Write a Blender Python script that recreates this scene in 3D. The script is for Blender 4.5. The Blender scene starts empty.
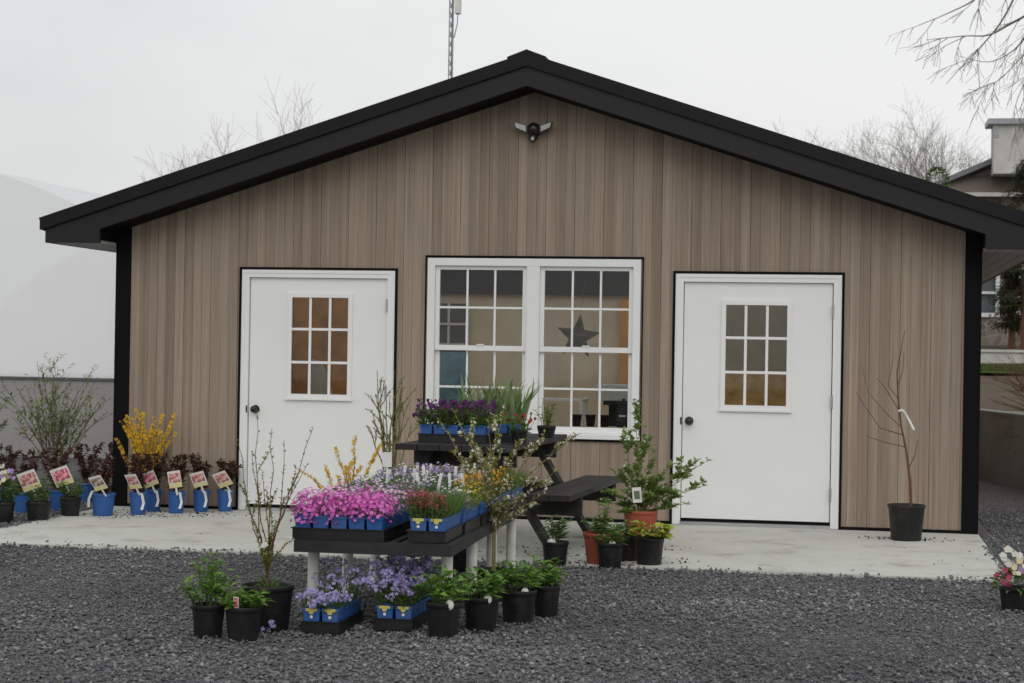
import bpy, math, random
import numpy as np
from mathutils import Vector, Matrix
R = math.radians
PI = math.pi
rnd = random.Random(7)
C = bpy.context.scene.collection

# ------------------------------------------------------------------ camera
F, CX, CY, CZ = 1862.5422, 2.57417, -15.43448, 1.44427
YAW, PIT, ROL = -0.1751837, 0.0042629, 0.0168754
cyw, syw, cp_, sp_, cr_, sr_ = math.cos(YAW), math.sin(YAW), math.cos(PIT), math.sin(PIT), math.cos(ROL), math.sin(ROL)
right0 = Vector((cyw, -syw, 0)); fwd = Vector((cp_*syw, cp_*cyw, sp_)); up0 = Vector((-sp_*syw, -sp_*cyw, cp_))
camx = right0*cr_ + up0*sr_
camy = up0*cr_ - right0*sr_
CAM = Vector((CX, CY, CZ))
cd = bpy.data.cameras.new('camera'); cam = bpy.data.objects.new('camera', cd); C.objects.link(cam)
cam.matrix_world = Matrix(((camx.x, camy.x, -fwd.x, CX), (camx.y, camy.y, -fwd.y, CY), (camx.z, camy.z, -fwd.z, CZ), (0, 0, 0, 1)))
cd.sensor_width = 36; cd.lens = F/1024*36; cd.clip_end = 2000; cd.clip_start = .1
cd.dof.use_dof = True; cd.dof.focus_distance = 11.5; cd.dof.aperture_fstop = 6.3
bpy.context.scene.camera = cam

def ray(u, v): return (camx*((u-512)/F) + camy*(-(v-341.5)/F) + fwd)
def G(u, v, z=0.0):
    r = ray(u, v); return CAM + r*((z-CZ)/r.z)
def W(u, v, Y=0.0):
    r = ray(u, v); return CAM + r*((Y-CY)/r.y)

# ------------------------------------------------------------------ materials
def nodes(name):
    m = bpy.data.materials.new(name); m.use_nodes = True
    nt = m.node_tree; nt.nodes.clear()
    out = nt.nodes.new('ShaderNodeOutputMaterial')
    return m, nt, out
def N(nt, t, **k):
    n = nt.nodes.new(t)
    for a, b in k.items(): setattr(n, a, b)
    return n
def rgba(c): return (c[0], c[1], c[2], 1)
def ramp(nt, fac, stops):
    r = N(nt, 'ShaderNodeValToRGB')
    el = r.color_ramp.elements
    while len(el) < len(stops): el.new(.5)
    for e, (p, c) in zip(el, stops): e.position = p; e.color = rgba(c)
    nt.links.new(fac, r.inputs[0]); return r.outputs[0]
def noise(nt, scale, detail=4, rough=.6, vec=None, coord='Object', mscale=None):
    n = N(nt, 'ShaderNodeTexNoise'); n.inputs['Scale'].default_value = scale
    n.inputs['Detail'].default_value = detail; n.inputs['Roughness'].default_value = rough
    if vec is None:
        vec = N(nt, 'ShaderNodeTexCoord').outputs[coord]
    if mscale:
        mp = N(nt, 'ShaderNodeMapping'); mp.inputs['Scale'].default_value = mscale
        nt.links.new(vec, mp.inputs[0]); vec = mp.outputs[0]
    nt.links.new(vec, n.inputs['Vector']); return n.outputs['Fac']
def mixc(nt, fac, a, b, mode='MIX'):
    m = N(nt, 'ShaderNodeMix', data_type='RGBA', blend_type=mode)
    for s, x in ((0, fac), (6, a), (7, b)):
        if hasattr(x, 'links'): nt.links.new(x, m.inputs[s])
        elif isinstance(x, (int, float)): m.inputs[s].default_value = x
        else: m.inputs[s].default_value = rgba(x)
    return m.outputs[2]
def bsdf(nt, out, color, rough=.6, spec=.4, metal=0, bump=None, bstr=.3, bdist=.01):
    b = N(nt, 'ShaderNodeBsdfPrincipled')
    if hasattr(color, 'links'): nt.links.new(color, b.inputs['Base Color'])
    else: b.inputs['Base Color'].default_value = rgba(color)
    if hasattr(rough, 'links'): nt.links.new(rough, b.inputs['Roughness'])
    else: b.inputs['Roughness'].default_value = rough
    b.inputs['Specular IOR Level'].default_value = spec; b.inputs['Metallic'].default_value = metal
    if bump is not None:
        bn = N(nt, 'ShaderNodeBump'); bn.inputs['Strength'].default_value = bstr; bn.inputs['Distance'].default_value = bdist
        nt.links.new(bump, bn.inputs['Height']); nt.links.new(bn.outputs[0], b.inputs['Normal'])
    nt.links.new(b.outputs[0], out.inputs[0]); return b
def simple(name, c, rough=.6, spec=.4, var=.18, scale=8, metal=0, bstr=.15, bdist=.004):
    m, nt, out = nodes(name)
    n = noise(nt, scale)
    d = tuple(max(0, x*(1-var)) for x in c); e = tuple(min(1, x*(1+var)) for x in c)
    col = ramp(nt, n, [(.3, d), (.7, e)])
    bsdf(nt, out, col, rough, spec, metal, noise(nt, scale*6), bstr, bdist)
    return m
def leafy(name, cols, trans=.25, rough=.55):
    m, nt, out = nodes(name)
    g = N(nt, 'ShaderNodeNewGeometry'); oi = N(nt, 'ShaderNodeObjectInfo')
    a = N(nt, 'ShaderNodeMath', operation='ADD'); nt.links.new(g.outputs['Random Per Island'], a.inputs[0]); nt.links.new(oi.outputs['Random'], a.inputs[1])
    fr = N(nt, 'ShaderNodeMath', operation='FRACT'); nt.links.new(a.outputs[0], fr.inputs[0])
    k = len(cols); col = ramp(nt, fr.outputs[0], [(i/(k-1), c) for i, c in enumerate(cols)])
    b = N(nt, 'ShaderNodeBsdfPrincipled'); nt.links.new(col, b.inputs['Base Color']); b.inputs['Roughness'].default_value = rough
    b.inputs['Specular IOR Level'].default_value = .3
    t = N(nt, 'ShaderNodeBsdfTranslucent'); nt.links.new(col, t.inputs[0])
    mx = N(nt, 'ShaderNodeMixShader'); mx.inputs[0].default_value = trans
    nt.links.new(b.outputs[0], mx.inputs[1]); nt.links.new(t.outputs[0], mx.inputs[2]); nt.links.new(mx.outputs[0], out.inputs[0])
    return m
M = {}
M['black_metal'] = simple('black_metal', (.0075, .0075, .0085), .5, .2, .15, 5, 0, .05)
M['black_trim'] = simple('black_trim', (.004, .004, .0045), .65, .12, .15, 5, 0, .05)
M['soffit'] = simple('soffit', (.42, .42, .43), .5, .4, .1, 3)
M['white_paint'] = simple('white_paint', (.80, .805, .80), .34, .5, .02, 2, 0, .04)
M['white_vinyl'] = simple('white_vinyl', (.78, .79, .78), .42, .4, .03, 3, 0, .04)
M['white_pipe'] = simple('white_pipe', (.66, .65, .60), .45, .4, .10, 9, 0, .05)
M['knob'] = simple('knob', (.012, .012, .012), .3, .5, .1)
M['steel'] = simple('steel', (.45, .45, .46), .35, .5, .1, 8, .8)
M['galv'] = simple('galv', (.30, .31, .33), .45, .4, .15, 12, .5)
def dusty(name, c, dust, rough):
    m, nt, out = nodes(name)
    oi = N(nt, 'ShaderNodeObjectInfo'); tc = N(nt, 'ShaderNodeTexCoord').outputs['Object']
    ad = N(nt, 'ShaderNodeVectorMath', operation='ADD'); nt.links.new(tc, ad.inputs[0])
    sc_ = N(nt, 'ShaderNodeMath', operation='MULTIPLY'); sc_.inputs[1].default_value = 37; nt.links.new(oi.outputs['Random'], sc_.inputs[0]); nt.links.new(sc_.outputs[0], ad.inputs[1])
    n1 = noise(nt, 9, 6, .7, ad.outputs[0], mscale=(1, 1, .6)); n2 = noise(nt, 45, 3, .6, ad.outputs[0])
    col = mixc(nt, ramp(nt, n1, [(.46, (0, 0, 0)), (.72, (.55, .55, .55))]), c, dust)
    col = mixc(nt, ramp(nt, n2, [(.58, (0, 0, 0)), (.75, (.35, .35, .35))]), col, dust)
    bsdf(nt, out, col, rough, .35, 0, n2, .15, .004); return m
M['pot_black'] = dusty('pot_black', (.011, .011, .012), (.055, .05, .045), .5)
M['pot_blue'] = dusty('pot_blue', (.027, .108, .35), (.085, .14, .27), .5)
M['pot_red'] = dusty('pot_red', (.34, .07, .035), (.30, .13, .08), .6)
M['tray'] = simple('tray', (.010, .010, .011), .45, .4, .3, 14)
M['soil'] = simple('soil', (.035, .024, .017), .95, .1, .5, 60, 0, .9, .02)
M['bench_black'] = simple('bench_black', (.022, .022, .023), .6, .35, .3, 10)
M['tag_white'] = simple('tag_white', (.74, .74, .71), .45, .3, .06, 20)
M['tag_yellow'] = simple('tag_yellow', (.58, .50, .13), .45, .3, .08, 20)
M['tag_cream'] = simple('tag_cream', (.72, .66, .34), .45, .3, .08, 20)
M['bark_red'] = leafy('bark_red', [(.10, .045, .03), (.15, .075, .045), (.08, .05, .035)], 0, .8)
M['bark_grey'] = leafy('bark_grey', [(.22, .20, .175), (.17, .15, .135), (.25, .23, .205)], 0, .9)
M['bark_olive'] = leafy('bark_olive', [(.20, .17, .075), (.26, .20, .10), (.17, .16, .06)], 0, .8)
M['stem_green'] = leafy('stem_green', [(.07, .11, .03), (.09, .13, .04)], .1, .7)
M['leaf_bright'] = leafy('leaf_bright', [(.075, .17, .025), (.14, .27, .04), (.20, .34, .06), (.10, .21, .03)])
M['leaf_mid'] = leafy('leaf_mid', [(.06, .12, .026), (.10, .18, .04), (.15, .24, .06)])
M['leaf_blue'] = leafy('leaf_blue', [(.08, .15, .055), (.12, .20, .08), (.16, .25, .10)])
M['leaf_grey'] = leafy('leaf_grey', [(.18, .23, .16), (.25, .30, .22), (.13, .18, .11)])
M['leaf_lime'] = leafy('leaf_lime', [(.22, .31, .035), (.34, .40, .05), (.44, .42, .06), (.18, .26, .035)])
M['leaf_yellowgreen'] = leafy('leaf_yellowgreen', [(.19, .25, .045), (.28, .33, .07), (.13, .20, .035), (.34, .35, .12)])
M['leaf_wine'] = leafy('leaf_wine', [(.06, .022, .02), (.10, .034, .03), (.045, .045, .02), (.15, .05, .04)])
M['leaf_iris'] = leafy('leaf_iris', [(.10, .18, .05), (.16, .26, .08), (.24, .33, .14), (.34, .40, .24)])
M['evergreen'] = leafy('evergreen', [(.018, .03, .012), (.03, .045, .016), (.045, .05, .02)])
M['fl_pink'] = leafy('fl_pink', [(.62, .085, .46), (.76, .16, .58), (.82, .26, .66), (.68, .11, .50)])
M['fl_palepink'] = leafy('fl_palepink', [(.66, .20, .52), (.72, .34, .62), (.62, .14, .45)])
M['fl_white'] = leafy('fl_white', [(.72, .72, .68), (.64, .63, .60), (.76, .72, .60)])
M['fl_lavender'] = leafy('fl_lavender', [(.34, .29, .60), (.45, .39, .71), (.55, .48, .76), (.38, .32, .63)])
M['fl_lilac'] = leafy('fl_lilac', [(.42, .30, .58), (.56, .46, .70), (.34, .22, .52)])
M['fl_purple'] = leafy('fl_purple', [(.075, .012, .095), (.12, .022, .14), (.15, .03, .13), (.05, .01, .07)])
M['fl_yellow'] = leafy('fl_yellow', [(.80, .50, .02), (.86, .60, .05), (.74, .43, .015)])
M['fl_orange'] = leafy('fl_orange', [(.72, .30, .02), (.75, .42, .04), (.62, .22, .02)])
M['fl_red'] = leafy('fl_red', [(.46, .06, .09), (.56, .14, .17), (.38, .07, .08), (.52, .24, .22)])
M['fl_scarlet'] = leafy('fl_scarlet', [(.26, .01, .018), (.36, .018, .03)])
M['fl_cream'] = leafy('fl_cream', [(.76, .68, .36), (.72, .70, .52), (.70, .55, .18)])
M['fl_crimson'] = leafy('fl_crimson', [(.38, .04, .10), (.48, .08, .16), (.30, .03, .07)])
M['leaf_spring'] = leafy('leaf_spring', [(.13, .22, .05), (.22, .32, .08), (.31, .41, .14), (.17, .26, .06)], .35)
M['fl_blush'] = leafy('fl_blush', [(.76, .72, .62), (.70, .60, .52), (.74, .72, .58), (.60, .46, .38)])

# vertical board siding
def siding():
    m, nt, out = nodes('wood_look_siding')
    tc = N(nt, 'ShaderNodeTexCoord').outputs['Object']
    sx = N(nt, 'ShaderNodeSeparateXYZ'); nt.links.new(tc, sx.inputs[0])
    def strip(width, off):
        a = N(nt, 'ShaderNodeMath', operation='ADD'); nt.links.new(sx.outputs[0], a.inputs[0]); a.inputs[1].default_value = off + 3.545
        d = N(nt, 'ShaderNodeMath', operation='DIVIDE'); nt.links.new(a.outputs[0], d.inputs[0]); d.inputs[1].default_value = width
        f = N(nt, 'ShaderNodeMath', operation='FLOOR'); nt.links.new(d.outputs[0], f.inputs[0])
        w = N(nt, 'ShaderNodeTexWhiteNoise', noise_dimensions='1D'); nt.links.new(f.outputs[0], w.inputs['W']); return w.outputs['Value']
    s1 = strip(.0813, .0); s2 = strip(.02710, .0)
    base = ramp(nt, s1, [(0, (.258, .200, .153)), (.3, (.310, .246, .190)), (.65, (.350, .284, .222)), (1, (.282, .222, .172))])
    b2 = ramp(nt, s2, [(0, (.88, .88, .89)), (1, (1.07, 1.06, 1.04))])
    col = mixc(nt, 1.0, base, b2, 'MULTIPLY')
    gr = noise(nt, 1, 6, .65, tc, mscale=(55, 55, 1.3))
    col = mixc(nt, 1.0, col, ramp(nt, gr, [(.25, (.72, .72, .73)), (.55, (1, 1, 1)), (.8, (1.14, 1.13, 1.10))]), 'MULTIPLY')
    big = noise(nt, 1, 3, .5, tc, mscale=(9, 9, .5))
    col = mixc(nt, 1.0, col, ramp(nt, big, [(.3, (.90, .90, .91)), (.7, (1.07, 1.05, 1.03))]), 'MULTIPLY')
    bsdf(nt, out, col, .62, .3, 0, gr, .12, .004)
    return m
M['siding'] = siding()
def concrete():
    m, nt, out = nodes('concrete')
    a = noise(nt, .9, 6, .7); b = noise(nt, 28, 4, .7); c = noise(nt, 2.1, 6, .7)
    col = ramp(nt, a, [(.25, (.45, .455, .405)), (.5, (.56, .565, .515)), (.75, (.62, .625, .575))])
    col = mixc(nt, .5, col, ramp(nt, b, [(.3, (.45, .455, .405)), (.7, (.60, .60, .555))]))
    col = mixc(nt, 1.0, col, ramp(nt, c, [(.30, (.66, .65, .63)), (.46, (.98, .98, .98)), (.8, (1.06, 1.06, 1.05))]), 'MULTIPLY')
    bsdf(nt, out, col, .85, .25, 0, b, .3, .004); return m
M['concrete'] = concrete()
def gravel_base():
    m, nt, out = nodes('gravel')
    tc = N(nt, 'ShaderNodeTexCoord').outputs['Object']
    v = N(nt, 'ShaderNodeTexVoronoi'); v.inputs['Scale'].default_value = 60; nt.links.new(tc, v.inputs['Vector'])
    sep = N(nt, 'ShaderNodeSeparateColor'); nt.links.new(v.outputs['Color'], sep.inputs[0])
    col = ramp(nt, sep.outputs[0], [(0, (.07, .07, .073)), (.5, (.125, .123, .126)), (.85, (.19, .186, .185)), (1, (.26, .25, .235))])
    big = noise(nt, .7, 4, .6, tc)
    col = mixc(nt, 1, col, ramp(nt, big, [(.3, (.8, .8, .8)), (.7, (1.15, 1.13, 1.1))]), 'MULTIPLY')
    bsdf(nt, out, col, .85, .25, 0, v.outputs['Distance'], .9, .02); return m
M['gravel'] = gravel_base()
M['stone_chip'] = leafy('stone_chip', [(.088, .089, .095), (.155, .154, .160), (.115, .116, .122), (.22, .217, .22), (.15, .140, .130), (.10, .101, .108), (.34, .33, .31)], 0, .8)
def film():
    m, nt, out = nodes('greenhouse_film')
    a = noise(nt, .5, 4, .55, mscale=(1, 1, .6))
    col = ramp(nt, a, [(.3, (.85, .86, .865)), (.7, (.90, .905, .91))])
    b = bsdf(nt, out, col, .4, .35, 0, noise(nt, 1.1, 3), .25, .05)
    t = N(nt, 'ShaderNodeBsdfTranslucent'); t.inputs[0].default_value = (.97, .975, .98, 1)
    mx = N(nt, 'ShaderNodeMixShader'); mx.inputs[0].default_value = .78
    tr = N(nt, 'ShaderNodeBsdfTransparent'); tr.inputs[0].default_value = (.96, .965, .97, 1)
    m2 = N(nt, 'ShaderNodeMixShader'); nt.links.new(ramp(nt, a, [(.3, (.22, .22, .22)), (.7, (.14, .14, .14))]), m2.inputs[0])
    nt.links.new(b.outputs[0], mx.inputs[1]); nt.links.new(t.outputs[0], mx.inputs[2]); nt.links.new(mx.outputs[0], m2.inputs[1]); nt.links.new(tr.outputs[0], m2.inputs[2]); nt.links.new(m2.outputs[0], out.inputs[0]); return m
M['film'] = film(); M['film_roof'] = film()
for n_ in M['film'].node_tree.nodes:
    if n_.type == 'VALTORGB' and n_.color_ramp.elements[0].color[0] < .5: n_.color_ramp.elements[0].color = (.22, .22, .22, 1); n_.color_ramp.elements[1].color = (.14, .14, .14, 1)
for n_ in M['film_roof'].node_tree.nodes:
    if n_.type == 'VALTORGB' and n_.color_ramp.elements[0].color[0] < .5: n_.color_ramp.elements[0].color = (.85, .85, .85, 1); n_.color_ramp.elements[1].color = (.75, .75, .75, 1)
M['kneewall'] = simple('kneewall', (.33, .325, .315), .6, .3, .08, 2)
M['rail_grey'] = simple('rail_grey', (.12, .12, .12), .6, .3)
def stonewall():
    m, nt, out = nodes('fieldstone')
    tc = N(nt, 'ShaderNodeTexCoord').outputs['Object']
    v = N(nt, 'ShaderNodeTexVoronoi'); v.inputs['Scale'].default_value = 4.5; nt.links.new(tc, v.inputs['Vector'])
    sep = N(nt, 'ShaderNodeSeparateColor'); nt.links.new(v.outputs['Color'], sep.inputs[0])
    col = ramp(nt, sep.outputs[0], [(0, (.15, .125, .10)), (.5, (.24, .205, .165)), (1, (.30, .27, .235))])
    e = N(nt, 'ShaderNodeTexVoronoi', feature='DISTANCE_TO_EDGE'); e.inputs['Scale'].default_value = 4.5; nt.links.new(tc, e.inputs['Vector'])
    col = mixc(nt, ramp(nt, e.outputs['Distance'], [(.0, (1, 1, 1)), (.06, (0, 0, 0))]), col, (.33, .31, .28))
    bsdf(nt, out, col, .9, .2, 0, e.outputs['Distance'], .5, .03); return m
M['fieldstone'] = stonewall()
M['stucco'] = simple('stucco', (.52, .51, .48), .85, .2, .12, 4)
M['shingle'] = simple('shingle', (.19, .19, .205), .85, .2, .2, 20)
M['brown_roof'] = simple('brown_roof', (.15, .125, .105), .85, .2, .2, 20)
M['grey_shake'] = simple('grey_shake', (.25, .24, .225), .85, .2, .2, 14)
M['block'] = simple('block', (.30, .305, .285), .85, .2, .12, 3)
M['limewash'] = simple('limewash', (.52, .52, .49), .8, .2, .15, 3)
M['grass'] = leafy('grass', [(.05, .09, .02), (.085, .13, .03), (.07, .11, .025)])
def hill_mat():
    m, nt, out = nodes('hill_soil')
    a = noise(nt, 1.4, 6, .7)
    col = ramp(nt, a, [(.3, (.09, .065, .05)), (.5, (.13, .10, .075)), (.7, (.10, .10, .045))])
    bsdf(nt, out, col, .95, .1, 0, noise(nt, 12, 5), .6, .03); return m
M['hill'] = hill_mat()
M['turf'] = simple('turf', (.075, .115, .03), .9, .1, .35, 9)
def picnicwood():
    m, nt, out = nodes('dark_stained_wood')
    tc = N(nt, 'ShaderNodeTexCoord').outputs['Object']
    g = noise(nt, 1, 6, .7, tc, mscale=(30, 2.2, 30)); w = noise(nt, 3.5, 5, .7, tc)
    col = ramp(nt, g, [(.25, (.010, .0095, .009)), (.6, (.022, .020, .019)), (.85, (.045, .042, .04))])
    col = mixc(nt, ramp(nt, w, [(.45, (0, 0, 0)), (.75, (.6, .6, .6))]), col, (.06, .057, .054))
    bsdf(nt, out, col, .6, .4, 0, g, .4, .004); return m
M['picnic'] = picnicwood()
def glass():
    m, nt, out = nodes('window_glass')
    t = N(nt, 'ShaderNodeBsdfTransparent'); t.inputs[0].default_value = (.95, .96, .955, 1)
    g = N(nt, 'ShaderNodeBsdfGlossy'); g.inputs['Roughness'].default_value = .03
    f = N(nt, 'ShaderNodeFresnel'); f.inputs[0].default_value = 1.52
    mm = N(nt, 'ShaderNodeMath', operation='MULTIPLY_ADD'); mm.inputs[1].default_value = .65; mm.inputs[2].default_value = 0
    nt.links.new(f.outputs[0], mm.inputs[0])
    mx = N(nt, 'ShaderNodeMixShader'); nt.links.new(mm.outputs[0], mx.inputs[0])
    nt.links.new(t.outputs[0], mx.inputs[1]); nt.links.new(g.outputs[0], mx.inputs[2]); nt.links.new(mx.outputs[0], out.inputs[0]); return m
M['glass'] = glass()
M['dark_glass'] = simple('dark_glass', (.10, .115, .125), .3, .6, .1)
M['lens'] = simple('lens', (.50, .50, .48), .3, .5, .06)
M['plaster'] = simple('plaster', (.80, .69, .52), .85, .2, .1, 2)
M['panel_wood'] = simple('panel_wood', (.74, .34, .10), .5, .35, .25, 5)
M['olive_panel'] = simple('olive_panel', (.52, .48, .36), .7, .2, .12, 4)
M['crate_wood'] = simple('crate_wood', (.74, .45, .14), .6, .3, .3, 9)
M['floor_wood'] = simple('floor_wood', (.5, .38, .25), .5, .35, .2, 5)
M['roof_shade_and_counter'] = simple('roof_shade_and_counter', (.035, .036, .038), .8, .2, .2, 3)  # near black for the painted roof shade and the dark counter
M['orange_wood'] = simple('orange_wood', (.75, .34, .06), .5, .35, .15, 4)
M['orange_wood2'] = simple('sheathing_wood', (.24, .18, .14), .8, .2, .2, 5)
M['rust'] = simple('rust', (.11, .09, .07), .7, .4, .4, 14, .3)
M['blue_poster'] = simple('blue_poster', (.17, .36, .48), .6, .3, .35, 5)
M['paper'] = simple('paper', (.62, .60, .52), .7, .2, .1, 12)
M['board_dark'] = simple('board_dark', (.03, .03, .032), .7, .2)
def picture(name, petals, leaf):
    m, nt, out = nodes(name)
    tc = N(nt, 'ShaderNodeTexCoord').outputs['Object']
    v = N(nt, 'ShaderNodeTexVoronoi'); v.inputs['Scale'].default_value = 38; nt.links.new(tc, v.inputs['Vector'])
    n = noise(nt, 30, 3, .6, tc)
    col = ramp(nt, n, [(.36, leaf), (.46, petals), (.56, tuple(min(1, c*1.4+.2) for c in petals)), (.66, (.72, .68, .64))])
    bsdf(nt, out, col, .4, .35); return m
M['pic_pink'] = picture('pic_pink', (.55, .10, .17), (.16, .10, .09))
M['pic_wine'] = picture('pic_wine', (.42, .14, .13), (.22, .17, .13))
M['pic_dark'] = picture('pic_dark', (.22, .14, .10), (.06, .08, .04))

# ------------------------------------------------------------------ mesh builder
class MB:
    def __init__(s): s.v = []; s.f = []; s.sm = []
    def add(s, vs, fs, smooth=False):
        o = len(s.v); s.v += [tuple(x) for x in vs]; s.f += [tuple(i+o for i in f) for f in fs]; s.sm += [smooth]*len(fs); return s
    def box(s, a, b):
        x0, y0, z0 = a; x1, y1, z1 = b
        return s.add([(x0, y0, z0), (x1, y0, z0), (x1, y1, z0), (x0, y1, z0), (x0, y0, z1), (x1, y0, z1), (x1, y1, z1), (x0, y1, z1)],
              [(0, 3, 2, 1), (4, 5, 6, 7), (0, 1, 5, 4), (1, 2, 6, 5), (2, 3, 7, 6), (3, 0, 4, 7)])
    def obox(s, c, ax, ay, az):      # oriented box by centre and half axes
        c, ax, ay, az = map(Vector, (c, ax, ay, az)); vs = []
        for k in (-1, 1):
            for (i, j) in ((-1, -1), (1, -1), (1, 1), (-1, 1)): vs.append(c+ax*i+ay*j+az*k)
        return s.add(vs, [(0, 3, 2, 1), (4, 5, 6, 7), (0, 1, 5, 4), (1, 2, 6, 5), (2, 3, 7, 6), (3, 0, 4, 7)])
    def beam(s, p, q, w, h, upv=(0, 0, 1)):
        p, q = Vector(p), Vector(q); d = q-p; z = d.normalized(); x = z.cross(Vector(upv))
        if x.length < 1e-4: x = Vector((1, 0, 0))
        x.normalize(); y = x.cross(z)
        return s.obox((p+q)/2, x*w/2, y*h/2, d/2)
    def prism(s, poly, ext):         # polygon of 3d points extruded by a vector
        n = len(poly); e = Vector(ext); vs = [Vector(p) for p in poly]+[Vector(p)+e for p in poly]
        fs = [tuple(range(n-1, -1, -1)), tuple(range(n, 2*n))]+[(i, (i+1) % n, (i+1) % n+n, i+n) for i in range(n)]
        return s.add(vs, fs)
    def tube(s, pts, rad, n=5, cap=True):
        pts = [Vector(p) for p in pts]; k = len(pts)
        if isinstance(rad, (int, float)): rad = [rad]*k
        vs = []; prev = None
        for i, p in enumerate(pts):
            d = (pts[min(i+1, k-1)]-pts[max(i-1, 0)])
            if d.length < 1e-9: d = Vector((0, 0, 1))
            d.normalize()
            x = prev if prev is not None else (Vector((1, 0, 0)) if abs(d.x) < .8 else Vector((0, 1, 0)))
            x = (x-d*x.dot(d)); x.normalize(); prev = x; y = d.cross(x)
            for j in range(n):
                a = 2*PI*j/n; vs.append(p+(x*math.cos(a)+y*math.sin(a))*rad[i])
        fs = [(i*n+j, i*n+(j+1) % n, (i+1)*n+(j+1) % n, (i+1)*n+j) for i in range(k-1) for j in range(n)]
        s.add(vs, fs, n > 4)
        if cap and n > 2:
            s.add(vs[:n], [tuple(range(n-1, -1, -1))]); s.add(vs[-n:], [tuple(range(n))])
        return s
    def lathe(s, prof, n=28, c=(0, 0, 0), smooth=True):
        vs = []; k = len(prof)
        for r, z in prof:
            for j in range(n):
                a = 2*PI*j/n; vs.append((c[0]+r*math.cos(a), c[1]+r*math.sin(a), c[2]+z))
        fs = [(i*n+j, i*n+(j+1) % n, (i+1)*n+(j+1) % n, (i+1)*n+j) for i in range(k-1) for j in range(n)]
        return s.add(vs, fs, smooth)
    def disc(s, r, z, n=24, c=(0, 0)):
        return s.add([(c[0]+r*math.cos(2*PI*j/n), c[1]+r*math.sin(2*PI*j/n), z) for j in range(n)], [tuple(range(n))])
    def leaf(s, p, d, L, w, curl=.25, q=None):
        p = Vector(p); d = Vector(d).normalized(); q = q or rnd
        side = d.cross(Vector((q.uniform(-.5, .5), q.uniform(-.5, .5), 1)))
        if side.length < 1e-3: side = Vector((1, 0, 0))
        side.normalize(); nrm = side.cross(d)
        m = p+d*L*.45-nrm*w*.12; t = p+d*L-nrm*L*curl
        return s.add([p, p+d*L*.42+side*w*.5+nrm*w*.1, t, p+d*L*.42-side*w*.5+nrm*w*.1, m], [(0, 1, 4), (4, 1, 2), (0, 4, 3), (4, 2, 3)])
    def flower(s, p, d, r, petals=5, notch=.45, cup=.15):
        p = Vector(p); d = Vector(d).normalized()
        x = d.cross(Vector((.3, .2, 1)));
        if x.length < 1e-3: x = Vector((1, 0, 0))
        x.normalize(); y = d.cross(x); n = petals*2; vs = [p]
        for j in range(n):
            a = 2*PI*j/n; rr = r if j % 2 == 0 else r*notch
            vs.append(p+(x*math.cos(a)+y*math.sin(a))*rr+d*(cup*r if j % 2 == 0 else 0))
        # broad petals: widen tips
        return s.add(vs, [(0, j+1, (j+1) % n+1) for j in range(n)])
    def mesh(s, name, mat):
        me = bpy.data.meshes.new(name); me.from_pydata(s.v, [], s.f); me.materials.append(mat)
        me.polygons.foreach_set('use_smooth', s.sm); me.update(); return me
    def build(s, name, mat, parent=None, loc=None):
        if isinstance(mat, str): mat = M[mat]
        o = bpy.data.objects.new(name, s.mesh(name, mat)); C.objects.link(o)
        if parent: o.parent = parent
        if loc is not None: o.location = loc
        return o
def tag(o, label=None, cat=None, group=None, kind=None):
    if label: o['label'] = label
    if cat: o['category'] = cat
    if group: o['group'] = group
    if kind: o['kind'] = kind
    return o
def empty(name, loc, label=None, cat=None, group=None, rz=0):
    o = bpy.data.objects.new(name, None); C.objects.link(o); o.location = loc; o.rotation_euler = (0, 0, rz); o.empty_display_size = .1
    return tag(o, label, cat, group)
def part(name, mesh, parent, loc=(0, 0, 0), rz=0):
    o = bpy.data.objects.new(name, mesh); C.objects.link(o); o.parent = parent; o.location = loc; o.rotation_euler = (0, 0, rz); return o
def struct(name, mb, mat):
    return tag(mb.build(name, mat), None, None, None, 'structure')

# ------------------------------------------------------------------ ground
g = MB(); g.add([(-400, -60, 0), (400, -60, 0), (400, 700, 0), (-400, 700, 0)], [(0, 1, 2, 3)])
struct('ground', g, 'gravel')
SD = -3.115; SLZ = .02
sl = MB(); sl.box((-3.70, SD, -.15), (3.68, .0, SLZ)); struct('concrete_apron', sl, 'concrete')

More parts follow.
